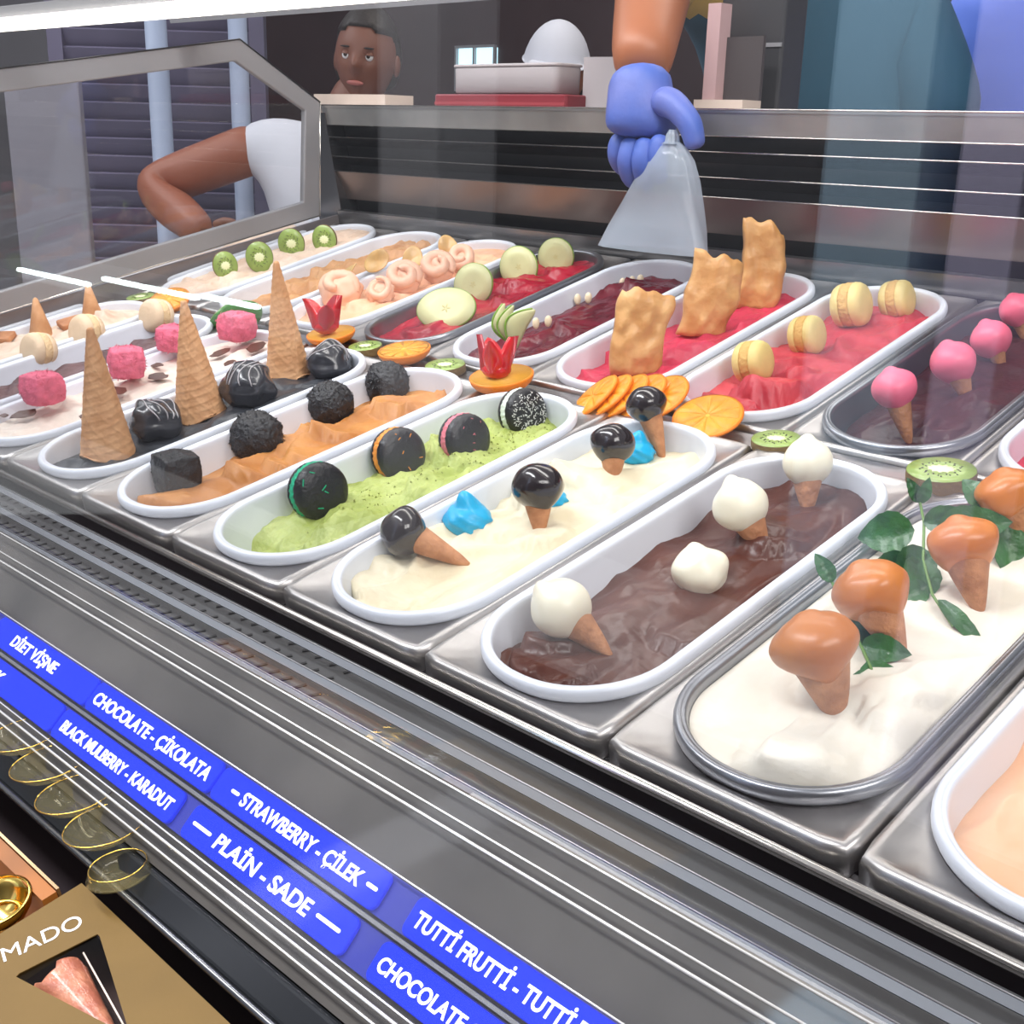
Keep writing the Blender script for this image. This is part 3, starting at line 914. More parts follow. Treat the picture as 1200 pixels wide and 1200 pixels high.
# macarons
def macaron(label, c, axis, R, T, shell, fill, group, speck=None, seed=0, frill=True, name='macaron'):
    rr = root(name, label, 'macaron', group, aim(c, axis, seed))
    def cap(sgn):
        prof = [(R * .86, T * .30), (R * .99, T * .32), (R, T * .38), (R * .985, T * .46), (R * .97, T * .60), (R * .88, T * .80), (R * .7, T * .93), (R * .4, T * .99), (R * .05, T)]
        def d(v, a, r, z):
            k = 1
            if z < T * .42 and r > R * .95: k = 1 + .02 * noise.noise(Vector((cos(a) * 9, sin(a) * 9, z * 900 + seed))) + .012 * sin(23 * a)
            return Vector((v.x * k, v.y * k, sgn * v.z))
        V, F = lathe(prof, 60, d)
        return V, (F if sgn > 0 else [q[::-1] for q in F])
    mk('shell', *cap(1), shell, rr)
    mk('shell', *cap(-1), shell, rr)
    def df(v, a, r, z):
        k = 1 + (.035 * noise.noise(Vector((cos(a) * 7, sin(a) * 7, z * 700 + seed))) + .02 * sin(31 * a + z * 2000))
        return Vector((v.x * k, v.y * k, v.z))
    V, F = lathe([(R * .6, -T * .34), (R * .96, -T * .34), (R * 1.0, -T * .12), (R * 1.0, T * .12), (R * .96, T * .34), (R * .6, T * .34)], 90, df)
    mk('filling', V, F, fill, rr)
    if speck:
        SV, SF = [], []
        g = random.Random(seed)
        num, smat, rad = speck
        for _ in range(num):
            a = g.uniform(0, 6.28); q = R * .85 * sqrt(g.random()); z = T * (1 - .07 * (q / (.7 * R)) ** 2 if q < .7 * R else .93 - .13 * (q / R - .7) / .18) + .0004
            w, L, b = .0003, g.uniform(.0006, .0022) * rad, g.uniform(0, 6.28)
            cx, cy = q * cos(a), q * sin(a); n0 = len(SV)
            dx, dy = cos(b) * L, sin(b) * L; ex, ey = -sin(b) * w * rad, cos(b) * w * rad
            for zz in (z - .0006, z + .0002):
                SV += [(cx - dx - ex, cy - dy - ey, zz), (cx + dx - ex, cy + dy - ey, zz), (cx + dx + ex, cy + dy + ey, zz), (cx - dx + ex, cy - dy + ey, zz)]
            SF += [(n0 + 4, n0 + 5, n0 + 6, n0 + 7), (n0, n0 + 1, n0 + 5, n0 + 4), (n0 + 1, n0 + 2, n0 + 6, n0 + 5), (n0 + 2, n0 + 3, n0 + 7, n0 + 6), (n0 + 3, n0, n0 + 4, n0 + 7)]
        o = mk('sprinkles', SV, SF, smat, rr, smooth=False); tag(o, kind='stuff')
    return rr


BSHELL = mat('black_shell', (.012, .012, .015), .35, bump=.25, bscale=260)
SPK = mat('white_speck', (.85, .85, .85), .5)
GF = mat('green_filling', (.0, .42, .22), .5, bump=.5, bscale=300)
OF = mat('orange_filling', (.86, .30, .04), .55, bump=.5, bscale=300)
PF = mat('pink_filling', (.78, .20, .26), .55, bump=.5, bscale=300)
WF = mat('white_filling', (.70, .80, .70), .55, bump=.4, bscale=300)
GRN = 'black macarons standing in the pistachio tub'
macaron('black macaron with emerald green filling, nearest in the pistachio tub', (.379, .122, .004), (1.0, -.14, .24), .0268, .0155, BSHELL, GF, GRN, (5, GF, 1.6), 1)
macaron('black macaron with orange filling, second in the pistachio tub', (.371, .225, -.001), (1.0, -.14, .24), .0262, .0150, BSHELL, OF, GRN, (7, OF, 1.2), 2)
macaron('black macaron with pink filling, third in the pistachio tub', (.406, .281, .001), (1.0, -.14, .24), .0252, .0145, BSHELL, PF, GRN, (8, PF, .7), 3)
macaron('black macaron with white filling and white sprinkles, farthest in the pistachio tub', (.405, .364, -.001), (1.0, -.14, .24), .0250, .0145, BSHELL, WF, GRN, (230, SPK, .62), 4)
YS = mat('yellow_shell', (.76, .60, .22), .5, bump=.12, bscale=240, var=.12, vscale=60)
YF = mat('yellow_filling', (.66, .40, .12), .65, bump=.6, bscale=260)
YG = 'yellow macarons on the strawberry sorbet'
macaron('yellow macaron nearest in the strawberry tub', (.551, .560, .013), (.98, .12, .2), .0218, .0175, YS, YF, YG, seed=5)
macaron('yellow macaron, second from the front in the strawberry tub', (.554, .658, .012), (.98, .10, .2), .0212, .0170, YS, YF, YG, seed=6)
macaron('largest yellow macaron, third in the strawberry tub', (.552, .754, .018), (.98, .14, .2), .0252, .0195, YS, YF, YG, seed=7)
macaron('yellow macaron at the far end of the strawberry tub', (.583, .800, .015), (.98, .14, .2), .0218, .0175, YS, YF, YG, seed=8)
CS = mat('cream_shell', (.82, .62, .42), .55, bump=.2, bscale=240, var=.1, vscale=60)
CF = mat('cream_filling', (.84, .60, .34), .6, bump=.7, bscale=260)
CG = 'cream coloured macarons at the left'
macaron('cream macaron leaning back, nearest of the three at the left edge', (-.326, .194, .009), (.16, -.95, .35), .0245, .0180, CS, CF, CG, seed=9)
macaron('cream macaron behind the tip of the nearest waffle cone', (-.331, .268, .012), (.16, -.95, .35), .0245, .0180, CS, CF, CG, seed=10)
macaron('cream macaron at the far end of the mauve tub, below the orange', (-.302, .360, .012), (.16, -.95, .35), .0235, .0180, CS, CF, CG, seed=11)


# fruit
KIWI = mat('kiwi_flesh', (.30, .42, .10), .3, coat=.2, bump=.1, bscale=100, var=.2, vscale=60)
KWHT = mat('kiwi_core', (.80, .84, .50), .4)
KSKIN = mat('kiwi_skin', (.20, .13, .05), .8, bump=.5, bscale=200)
SEED = mat('seed', (.02, .012, .01), .35)


def kiwi(label, M, R, T, group, ell=1.0, half=False):
    rr = root('kiwi_slice', label, 'kiwi', group, M)
    a0, a1 = (0, 2 * pi)
    n = 48
    V, F = lathe([(R * .97, 0), (R, T * .2), (R, T * .8), (R * .985, T * .97)], n); mk('skin', xf((V, F), Matrix.Diagonal((1, ell, 1, 1)))[0], F[:-1], KSKIN, rr)
    V, F = lathe([(R * .985, T * .9), (R * .975, T * .995), (R * .4, T * 1.03), (R * .36, T * 1.0)], n, lambda v, a, r, z: Vector((v.x, v.y, v.z + (.0003 * sin(28 * a) if r < R * .5 else 0))))
    mk('flesh', xf((V, F), Matrix.Diagonal((1, ell, 1, 1)))[0], F[1 - 1:], KIWI, rr)
    V, F = lathe([(R * .37, T), (R * .34, T * 1.05), (R * .1, T * 1.09)], n, lambda v, a, r, z: v if r < R * .2 else Vector((v.x * (1 + .16 * sin(11 * a)), v.y * (1 + .16 * sin(11 * a)), v.z)))
    mk('core', xf((V, F), Matrix.Diagonal((1, ell * .75, 1, 1)))[0], F, KWHT, rr)
    SV, SF = [], []
    for k in range(26):
        a = 2 * pi * k / 26 + .1 * (k % 2); q = R * (.46 + .07 * (k % 3))
        v, f = sphere(.0007, 6, 4, lambda u: Vector((u.x * 1.7, u.y, u.z * .6)))
        v, f = xf((v, f), Matrix.Translation((q * cos(a), q * ell * sin(a), T * 1.03)) @ Matrix.Rotation(a, 4, 'Z'))
        n0 = len(SV); SV += v; SF += [tuple(i + n0 for i in w) for w in f]
    o = mk('seeds', SV, SF, SEED, rr); tag(o, kind='stuff')
    return rr


def flat(x, y, z, rz=0, tilt=0): return Matrix.Translation((x, y, z)) @ Matrix.Rotation(rz, 4, 'Z') @ Matrix.Rotation(tilt, 4, 'X')


KG = 'kiwi slices lying between the rows'
kiwi('kiwi slice lying between the rows left of the lone orange half', flat(.086, .420, -.0035, .3), .0215, .010, KG, .9)
kiwi('kiwi slice lying between the lone orange half and the right strawberry', flat(.233, .417, -.0035, .3), .0240, .010, KG, .9)
kiwi('kiwi slice lying partly behind the farthest white capped cone', flat(.672, .416, -.0035, .3), .0225, .010, KG, .9)
kiwi('thick kiwi slice lying behind the mint leaves at right', flat(.828, .414, -.0035, .3), .0275, .016, KG, .9)
kiwi('kiwi slice lying left of the orange piece at the far left', flat(-.452, .419, -.0035, .3), .0225, .010, KG, .9)
for i, (x, y, z, r, ax, w) in enumerate(((-.426, .558, .020, .0195, (.95, -.35, .15), 'nearest'), (-.406, .611, .022, .0215, (.85, -.6, .15), 'second'),
                                       (-.421, .686, .024, .0215, (.75, -.7, .1), 'third'), (-.384, .727, .024, .0205, (.6, -.85, .1), 'farthest'))):
    kiwi(f'kiwi slice standing upright in the rear left tub, {w} of the four', aim((x, y, z), ax), r, .007, 'kiwi slices standing in the rear left tub', 1.15)
# green halved fruit behind the pink ball
GSK = mat('green_peel', (.06, .22, .035), .35, coat=.3, var=.3, vscale=50)
def halfball(label, loc, r, m, inner, name, cat, ax=UP, flatz=.75):
    rr = root(name, label, cat, None, aim(loc, ax))
    V, F = sphere(r, 40, 24, lambda v: Vector((v.x, v.y, min(v.z, 0) * flatz)))
    mk('peel', V, F, m, rr)
    V, F = lathe([(r * .94, .0002), (r * .9, .0012), (r * .5, .0018), (r * .05, .001)], 40)
    mk('cut_face', V, F, inner, rr)
    return rr
halfball('half green lime with dark glossy peel, behind the farthest pink ball', (-.166, .412, .018), .0285, GSK, KIWI, 'lime_half', 'lime', (-.5, .3, .5))
halfball('second half of green lime leaning beside the first, at the lamp reflection', (-.205, .405, .014), .0230, GSK, KIWI, 'lime_half', 'lime', (-.6, -.2, .7))

PEEL = mat('orange_peel', (.90, .24, .004), .45, bump=.25, bscale=350)
PITH = mat('orange_pith', (.93, .44, .05), .5)
PULP = mat('orange_pulp', (.92, .33, .004), .4, coat=.1, bump=.35, bscale=240, col2=(.86, .26, .003), vscale=90)


def orange_face(R, z, nseg=10, gap=.035, up=1):
    parts = []
    for s in range(nseg):
        a0 = 2 * pi * (s + gap) / nseg; a1 = 2 * pi * (s + 1 - gap) / nseg
        V, F = [], []
        rows = [(.06, 0), (.12, .0010), (.5, .0014), (.85, .0011), (.90, 0)]
        m = 7
        for rr, dz in rows:
            for k in range(m):
                t = k / (m - 1); a = a0 + (a1 - a0) * t
                e = 1 if 0 < k < m - 1 else 0
                V.append((R * rr * cos(a), R * rr * sin(a), z + up * (dz * e)))
        for i in range(len(rows) - 1):
            for k in range(m - 1):
                q = (i * m + k, i * m + k + 1, (i + 1) * m + k + 1, (i + 1) * m + k)
                F.append(q[::-1] if up > 0 else q)
        parts.append((V, F))
    return parts


def orange_half(label, M, R, depth=.55, hollow=0):
    rr = root('orange_half', label, 'orange', 'halved oranges between the rows', M)
    prof = [(.3 * R, -depth * R)] + [(R * sin(t), -depth * R * cos(t)) for t in [.5 + (pi / 2 - .5) * i / 10 for i in range(11)]] + [(R * .975, .0006), (R * .95, .0006)]
    V, F = lathe(prof, 48); mk('peel', V, F[:-1], PEEL, rr)
    V, F = lathe([(R * .96, .0005), (R * .9, -.0003 - hollow * .3), (R * .02, -.0004 - hollow)], 48); mk('pith', V, F, PITH, rr)
    for v, f in orange_face(R, 0):
        v = [(x, y, z - .0002 - hollow * (1 - sqrt(x * x + y * y) / R)) for x, y, z in v]
        mk('segment', v, f, PULP, rr)
    return rr


orange_half('lone orange half lying cut side up between two kiwi slices', flat(.162, .4185, .0135), .0315)
orange_half('orange half under the left cut strawberry', flat(.014, .424, .0115), .0310, .5, .003)
orange_half('orange half under the right cut strawberry', flat(.338, .404, .0150), .0350, .55, .003)
orange_half('orange half tilted at the far left, behind the beige macaron', aim((-.352, .412, .016), (.2, -.2, .9)), .0300)

RED = mat('strawberry_red', (.72, .012, .022), .25, coat=.4, bump=.15, bscale=120, var=.35, vscale=40)
REDIN = mat('strawberry_inside', (.80, .12, .08), .4, col2=(.70, .04, .04), vscale=60)


def strawberry(label, loc, L, seed):
    rr = root('cut_strawberry', label, 'strawberry', 'strawberries cut like open lilies', aim(loc, UP, seed))
    V, F = sphere(.014, 30, 18, lambda v: Vector((v.x * 1.15, v.y * 1.15, v.z * .75))); mk('base', V, F, RED, rr)
    n = 5
    for k in range(n):
        a = 2 * pi * k / n + .3
        op = .25 + .20 * ((k * 7 + int(seed)) % 3)
        V, F = [], []
        rows = 12; cols = 9
        for i in range(rows + 1):
            t = i / rows
            w = .0135 * (sin(pi * (t * .80 + .16)) ** .8) * (1 - t * .35)
            z = -.002 + L * t * cos(op * t * 1.1)
            ro = .007 + L * t * sin(op) * .9
            for s in (1, -1):
                for j in range(cols):
                    u = (j / (cols - 1) - .5) * 2
                    th_ = .0062 * (1 - u * u) * (1 - t * .65)
                    V.append(Vector((ro + s * th_ + .004 * (1 - u * u) * (1 if s > 0 else .75), u * w, z)))
        W2 = 2 * cols
        for i in range(rows):
            for s in (0, 1):
                for j in range(cols - 1):
                    q = (i * W2 + s * cols + j, i * W2 + s * cols + j + 1, (i + 1) * W2 + s * cols + j + 1, (i + 1) * W2 + s * cols + j)
                    F.append(q if s == 0 else q[::-1])
            F.append((i * W2, (i + 1) * W2, (i + 1) * W2 + cols, i * W2 + cols))
            F.append((i * W2 + cols - 1, i * W2 + W2 - 1, (i + 1) * W2 + W2 - 1, (i + 1) * W2 + cols - 1))
        V = [Matrix.Rotation(a, 3, 'Z') @ v for v in V]
        mk('petal', V, F, RED if k % 2 == 0 else mat('strawberry_red_dark', (.52, .012, .03), .3, coat=.3, var=.3, vscale=40), rr)
    return rr


strawberry('strawberry cut into petals on the left orange half, behind the tall waffle cones', (.018, .415, .024), .042, 1)
strawberry('strawberry cut into petals on the right orange half, beside the sprinkled macaron', (.338, .398, .024), .040, 3)

# fan of orange slices
FAN = [(.455, .418, .006, -.5, .55), (.470, .422, .008, -.45, .5), (.487, .426, .010, -.4, .45), (.505, .430, .012, -.3, .4), (.528, .434, .013, -.2, .35), (.592, .424, .009, .3, .12)]
for i, (x, y, z, tx, ty) in enumerate(FAN):
    R = .0315 if i < 5 else .034
    ax = Vector((tx * .8, -.35, .75)) if i < 5 else Vector((.05, -.25, .95))
    rr = root('orange_slice', ['leftmost slice of the orange fan between the rows', 'second orange slice from the left in the fan', 'third orange slice from the left in the fan', 'fourth orange slice from the left in the fan',
              'fifth orange slice of the fan, behind the farthest black capped cone', 'rightmost orange slice, lying flat apart from the fan'][i], 'orange', 'fan of orange slices between the rows', aim((x, y, z), ax))
    V, F = lathe([(R * .96, -.0018), (R, -.0010), (R, .0010), (R * .96, .0018)], 44); mk('peel', V, F[:-2], PEEL, rr)
    V, F = lathe([(R * .97, -.0014), (R * .97, .0014)], 44); mk('pith', V, F, PITH, rr)
    vf = merge(*orange_face(R, .0015)); mk('segments', *vf, PULP, rr)

# apple slices
AFL = mat('apple_flesh', (.62, .62, .33), .4, var=.1, vscale=40, sss=.08)
ASK = mat('apple_skin', (.22, .40, .05), .3, coat=.3)
ACO = mat('apple_core', (.52, .46, .20), .5)


def apple_slice(label, c, ax, R, ell=.85, spin=0):
    rr = root('apple_slice', label, 'apple', 'green apple slices on the dark red sorbet', aim(c, ax, spin))
    D = Matrix.Diagonal((1, ell, 1, 1))
    V, F = lathe([(R * .9, -.0034), (R, -.0030), (R * 1.01, .0018), (R * .985, .0024)], 44); mk('skin', xf((V, F), D)[0], F[:-2], ASK, rr)
    V, F = lathe([(R * .99, -.0021), (R * .985, .0023), (R * .5, .0026), (R * .04, .0025)], 44); mk('flesh', xf((V, F), D)[0], F, AFL, rr)
    for k in range(5):
        a = 2 * pi * k / 5
        v, f = sphere(R * .055, 10, 6, lambda u: Vector((u.x * 1.5, u.y * .55, u.z * .2)))
        mk('core_cell', *xf((v, f), Matrix.Translation((R * .09 * cos(a), R * .09 * sin(a), .0024)) @ Matrix.Rotation(a, 4, 'Z')), ACO, rr)
    return rr


apple_slice('green rimmed apple slice lying low, nearest in the steel grey rear tub', (.086, .558, .013), (.35, -.62, .62), .0400, .72, 0)
apple_slice('green rimmed apple slice standing, second in the steel grey rear tub', (.050, .643, .018), (.40, -.88, .30), .0290, .95, 1)
apple_slice('green rimmed apple slice standing, third in the steel grey rear tub', (.051, .731, .019), (.40, -.88, .30), .0290, .95, 2)
apple_slice('green rimmed apple slice standing, farthest in the steel grey rear tub', (.066, .792, .019), (.40, -.88, .25), .0265, 1.0, 3)


def wedge(label, M, L, w, m, sk, name, cat, group, T=.004):
    rr = root(name, label, cat, group, M)
    V, F = [], []
    rows, cols = 14, 8
    for i in range(rows + 1):
        t = i / rows; hw = w * sin(pi * min(1, t * .93 + .05)) ** .7
        for j in range(cols):
            a = 2 * pi * j / cols
            V.append((hw * cos(a) + .010 * sin(pi * t) - .005, T * (.4 + .6 * sin(pi * t)) * sin(a), L * t))
    for i in range(rows):
        for j in range(cols):
            F.append((i * cols + j, i * cols + (j + 1) % cols, (i + 1) * cols + (j + 1) % cols, (i + 1) * cols + j))
    F += [tuple(range(cols))[::-1], tuple(rows * cols + j for j in range(cols))]
    mk('flesh', V, F, m, rr)
    pts = [(w * sin(pi * min(1, t * .93 + .05)) ** .7 + .010 * sin(pi * t) - .0045, 0, L * t) for t in [i / 14 for i in range(15)]]
    mk('skin', *tube(pts, .0013, 6), sk, rr)
    return rr


def face(dirz, normal, loc):
    z = Vector(dirz).normalized(); y = Vector(normal); y = (y - z * y.dot(z)).normalized(); x = y.cross(z)
    return Matrix.Translation(loc) @ Matrix((x, y, z)).transposed().to_4x4()


for i, (d, w) in enumerate((((-.22, .10, .9), 'leftmost and steepest'), ((-.02, .16, .9), 'middle'), ((.34, .36, .75), 'rightmost and largest'))):
    wedge(f'pale green apple wedge of the little fan in the mulberry tub, {w}', face(d, (.7, -.6, .3), (.232 + .006 * i, .520 - .004 * i, .000)), .046 + .006 * (i == 2), .0085 + .004 * (i == 2), AFL, ASK, 'apple_wedge', 'apple', 'fan of apple wedges in the mulberry tub')
ALM = mat('almond', (.86, .72, .50), .45)
for i, (x, y) in enumerate(((.214, .589), (.223, .602), (.150, .700), (.195, .689), (.204, .700), (.203, .771), (.210, .783), (.216, .793))):
    V, F = sphere(.0075, 18, 12, lambda v: Vector((v.x * .62, v.y * .42, v.z * (1.05 - .2 * (v.z > 0)))))
    o = mk('almond', V, F, ALM, slope=True, mat4=aim((x, y, .002), (.1 * (i % 3) - .1, .25, .9), .75))
    tag(o, 'peeled almond upright in the dark mulberry sorbet, ' + ('left one of the nearest pair', 'right one of the nearest pair', 'single one at the left wall', 'left one of the middle pair', 'right one of the middle pair', 'left one of the farthest three', 'middle one of the farthest three', 'right one of the farthest three')[i], 'almond', 'almonds in the mulberry sorbet')

# pastry pieces
PAST = mat('pastry', (.74, .43, .17), .5, bump=.6, bscale=70, col2=(.56, .27, .08), vscale=30, coat=.15)
def pastry(label, M, w, h, seed):
    V, F = [], []
    nx, nz = 14, 18
    for s in (0, 1):
        for i in range(nz + 1):
            for j in range(nx + 1):
                u = j / nx - .5; t = i / nz
                p = Vector((u * 3, t * 3, seed))
                ed = 1 - max(0, abs(u) * 2 - .8) * 2
                th = .0085 * ed * min(1, (1 - t) * 6 + .2) * (1 + .6 * noise.noise(p * 1.9) + .25 * noise.noise(p * 5))
                x = u * w * (1 + .22 * noise.noise(Vector((0, t * 3, seed)))) + .008 * sin(t * 3 + seed)
                z = t * h * (1 + .16 * noise.noise(Vector((u * 3.3, 0, seed + 5)))) + u * .016 * t
                y = (th if s else -th) + .004 * sin(u * 5 + seed) + .003 * sin(t * 6)
                V.append((x, y, z))
    m = (nz + 1) * (nx + 1)
    for s in (0, 1):
        for i in range(nz):
            for j in range(nx):
                a = s * m + i * (nx + 1) + j
                q = (a, a + 1, a + nx + 2, a + nx + 1); F.append(q if s == 0 else q[::-1])
    ring = [j for j in range(nx + 1)] + [i * (nx + 1) + nx for i in range(1, nz + 1)] + [nz * (nx + 1) + j for j in range(nx - 1, -1, -1)] + [i * (nx + 1) for i in range(nz - 1, 0, -1)]
    for k in range(len(ring)):
        a, b = ring[k], ring[(k + 1) % len(ring)]
        F.append((a, a + m, b + m, b))
    o = mk('pastry_piece', V, F, PAST, slope=True, mat4=M)
    return tag(o, label, 'pastry', 'pastry pieces in the raspberry tub')
pastry('golden brown pastry piece nearest in the raspberry tub', face((-.05, .18, .95), (.74, -.66, .2), (.418, .542, -.016)), .058, .090, 1)
pastry('pinkish golden pastry piece, middle of three in the raspberry tub', face((.0, .2, .95), (.74, -.66, .2), (.408, .676, -.014)), .058, .094, 2)
pastry('golden brown pastry piece, farthest and highest in the raspberry tub', face((.02, .2, .95), (.74, -.66, .2), (.405, .776, -.010)), .050, .104, 3)

# piped rosettes and caramel wafers in the peach tub
ROSE = mat('rosette', (.78, .46, .32), .45, sss=.05, bump=.1, bscale=60)
def rosette(label, c, R, seed, kind):
    rr = root('piped_rosette', label, 'cream rosette', 'piped peach rosettes', aim(c, (.5, -.45, .75), seed))
    def lump(v):
        p = v.normalized(); k = 1 + .22 * noise.noise(p * 1.8 + Vector((seed, 3, 0))) + .05 * noise.noise(p * 5)
        return Vector((v.x * k, v.y * k, v.z * .72 * k))
    V, F = sphere(R * (.98 if kind == 0 else .82), 40, 26, lump); mk('mound', V, F, ROSE, rr)
    turns = (0, 2.1, 2.9, 2.6, 3.0)[kind] if kind else 1.6
    pts = []
    for k in range(60):
        t = k / 59; a = t * turns * pi + seed
        q = R * ((.66 - .34 * t) if kind != 1 else .48) * (1 + .12 * sin(5 * t + seed))
        pts.append((q * cos(a) * 1.1, q * sin(a), R * (.28 + .42 * t + .06 * sin(9 * t))))
    V, F = tube(pts, R * (.34 if kind != 1 else .24), 14, lambda t: .75 + .3 * sin(pi * t) - .25 * t)
    V = [v * (1 + .05 * noise.noise(v * 160)) for v in V]
    mk('swirl', V, F, ROSE, rr)
    return rr
for n_, (c, R, w) in enumerate((((-.131, .556, .014), .0310, 'largest, nearest'), ((-.066, .574, .012), .0235, 'hollow topped, second from the front'), ((-.072, .626, .016), .0265, 'third from the front'),
                ((-.058, .678, .018), .0265, 'fourth from the front'), ((-.062, .727, .018), .0240, 'farthest'))):
    rosette(f'piped peach rosette in the rear peach tub, {w}', c, R, R * 700, n_)
CWF = mat('caramel_wafer', (.70, .44, .16), .35, coat=.3, bump=.15, bscale=80, var=.25, vscale=40)
for i, (c, ax) in enumerate((((-.150, .590, .030), (-.35, -.5, .8)), ((-.148, .640, .032), (.55, -.6, .4)), ((-.112, .677, .028), (.55, -.6, .5)), ((-.094, .734, .032), (.75, -.5, .3)))):
    V, F = lathe([(.0188, -.0012), (.0202, -.0006), (.0202, .0008), (.0185, .0014), (.010, .0009), (.001, .0008)], 36, lambda v, a, r, z: Vector((v.x, v.y * .72, v.z + .0022 * sin(2 * a) * r / .02)))
    o = mk('banana_chip', V, F, CWF, slope=True, mat4=aim(c, ax, .6 * i)); tag(o, ['flat golden fruit chip nearest in the rear peach tub', 'upright golden fruit chip, second in the rear peach tub', 'golden fruit chip leaning between rosettes, third in the rear peach tub', 'golden fruit chip at the far end of the rear peach tub'][i], 'fruit chip', 'golden fruit chips among the rosettes')

# mint
MINT = mat('mint_leaf', (.035, .145, .03), .4, bump=.5, bscale=130, col2=(.02, .085, .02), vscale=70, coat=.15)
STEM = mat('mint_stem', (.14, .26, .06), .5)


def leaf(parent, base, d, n, L, W, name='leaf', curl=.25, lab=None):
    z = Vector(d).normalized(); y = Vector(n); y = (y - z * y.dot(z)).normalized(); x = y.cross(z)
    M = Matrix.Translation(base) @ Matrix((x, y, z)).transposed().to_4x4()
    V, F = [], []
    rows, cols = 12, 6
    for s in (0, 1):
        for i in range(rows + 1):
            t = i / rows
            w = W * (sin(pi * t ** .8) ** .8) * (1 + .05 * (i % 2))
            for j in range(cols + 1):
                u = (j / cols - .5) * 2
                V.append(M @ Vector((u * w, abs(u) * w * .35 - curl * L * t * t + (.0005 if s else 0) + .0004 * sin(t * 22), L * t)))
    m = (rows + 1) * (cols + 1)
    for s in (0, 1):
        for i in range(rows):
            for j in range(cols):
                a = s * m + i * (cols + 1) + j; q = (a, a + 1, a + cols + 2, a + cols + 1); F.append(q if s else q[::-1])
    return mk(name, V, F, MINT, parent)


def sprig(label, stem, leaves):
    rr = root('mint_sprig', label, 'mint', 'mint sprigs on the milk white ice cream', Matrix.Translation(stem[0]))
    o = Vector(stem[0])
    mk('stem', *tube([Vector(q) - o for q in stem], .0011, 6), STEM, rr)
    for b, d, n, L, W in leaves: leaf(rr, Vector(b) - o, d, n, L, W)
    return rr


NV = (.6, -.55, .6)
sprig('mint sprig between the second and third caramel capped cones', [(.935, .215, .004), (.912, .232, .012), (.890, .262, .018), (.866, .310, .020), (.85, .33, .034)],
      [((.868, .292, .022), (-.7, -.45, -.1), NV, .040, .015), ((.882, .275, .020), (.1, -.5, -.25), NV, .040, .014), ((.868, .305, .022), (.75, .25, .25), NV, .034, .010),
       ((.855, .322, .028), (-.25, -.1, .8), NV, .020, .005), ((.856, .322, .028), (.25, .15, .8), NV, .020, .005), ((.888, .262, .018), (.35, -.65, -.1), NV, .046, .013),
       ((.880, .300, .020), (.9, .3, .3), NV, .050, .015), ((.915, .330, .024), (.5, -.5, -.55), NV, .050, .013), ((.918, .228, .012), (.8, -.35, -.2), NV, .050, .0055), ((.905, .238, .014), (-.2, -.8, -.1), NV, .024, .008),
       ((.875, .262, .020), (-.1, -.6, -.45), NV, .038, .012), ((.905, .330, .03), (-.5, .1, .5), NV, .030, .010)])
sprig('mint sprig behind the two nearest caramel capped cones', [(.930, .128, .006), (.905, .152, .012), (.880, .175, .018), (.862, .190, .026)],
      [((.862, .190, .026), (-.45, .0, .75), NV, .022, .006), ((.872, .182, .022), (.7, -.1, -.15), NV, .040, .008), ((.885, .172, .016), (.9, -.2, -.2), NV, .036, .010),
       ((.915, .142, .010), (.55, -.3, -.4), NV, .044, .013), ((.918, .138, .008), (.15, -.5, -.6), NV, .034, .012), ((.905, .152, .012), (.8, .1, .1), NV, .030, .009)])

# ------------------------------------------------------------------ the room (true vertical from here on)
def T(*a): return Matrix.Translation(a)


def struct(name, vf, m):
    o = mk(name, *vf, m, smooth=False); tag(o, kind='structure'); return o


FLZ = -1.0
struct('floor', box(-6, 6, -2.6, 3.2, FLZ - .05, FLZ), mat('floor_tile', (.46, .45, .45), .35, var=.15, vscale=2))
WB = mat('back_wall_paint', (.060, .028, .030), .7, var=.35, vscale=1.5)
struct('wall_back', box(-6, 6, 3.2, 3.3, FLZ, 2.4), WB)
struct('wall_left', box(-4.6, -4.5, -.2, 3.2, FLZ, 2.4), mat('left_wall_paint', (.30, .29, .31), .7, var=.2, vscale=1.2))
struct('wall_front', box(-6, 6, -2.7, -2.6, FLZ, 2.4), mat('front_wall_paint', (.10, .10, .11), .6))
PILL = mat('added_blue_pillar', (.42, .58, .72), .6)  # unseen pillars added to mirror as pale bands in the front glass
struct('trim_1', box(-.115, .095, -2.2, -1.98, FLZ, 2.3), PILL)
struct('trim_2', box(.175, .30, -2.2, -1.98, FLZ, 2.3), mat('added_lilac_pillar', (.60, .56, .78), .6))
struct('trim_3', box(-1.55, -1.30, -2.2, -1.98, FLZ, 2.3), mat('added_grey_pillar', (.36, .36, .38), .6))
# reflected window, built as a glowing pane in the back wall
struct('window_reflection_1', box(-2.72, -2.50, 3.185, 3.199, .50, .66), mat('window_reflection_glow', (.55, .85, .95), .3, emis=1.6))
bars = merge(box(-2.73, -2.49, 3.17, 3.184, .49, .50), box(-2.73, -2.49, 3.17, 3.184, .66, .67), box(-2.73, -2.72, 3.17, 3.184, .5, .66), box(-2.50, -2.49, 3.17, 3.184, .5, .66), box(-2.62, -2.61, 3.17, 3.184, .5, .66), box(-2.72, -2.5, 3.17, 3.184, .55, .556))
struct('trim_4', bars, FRAME)
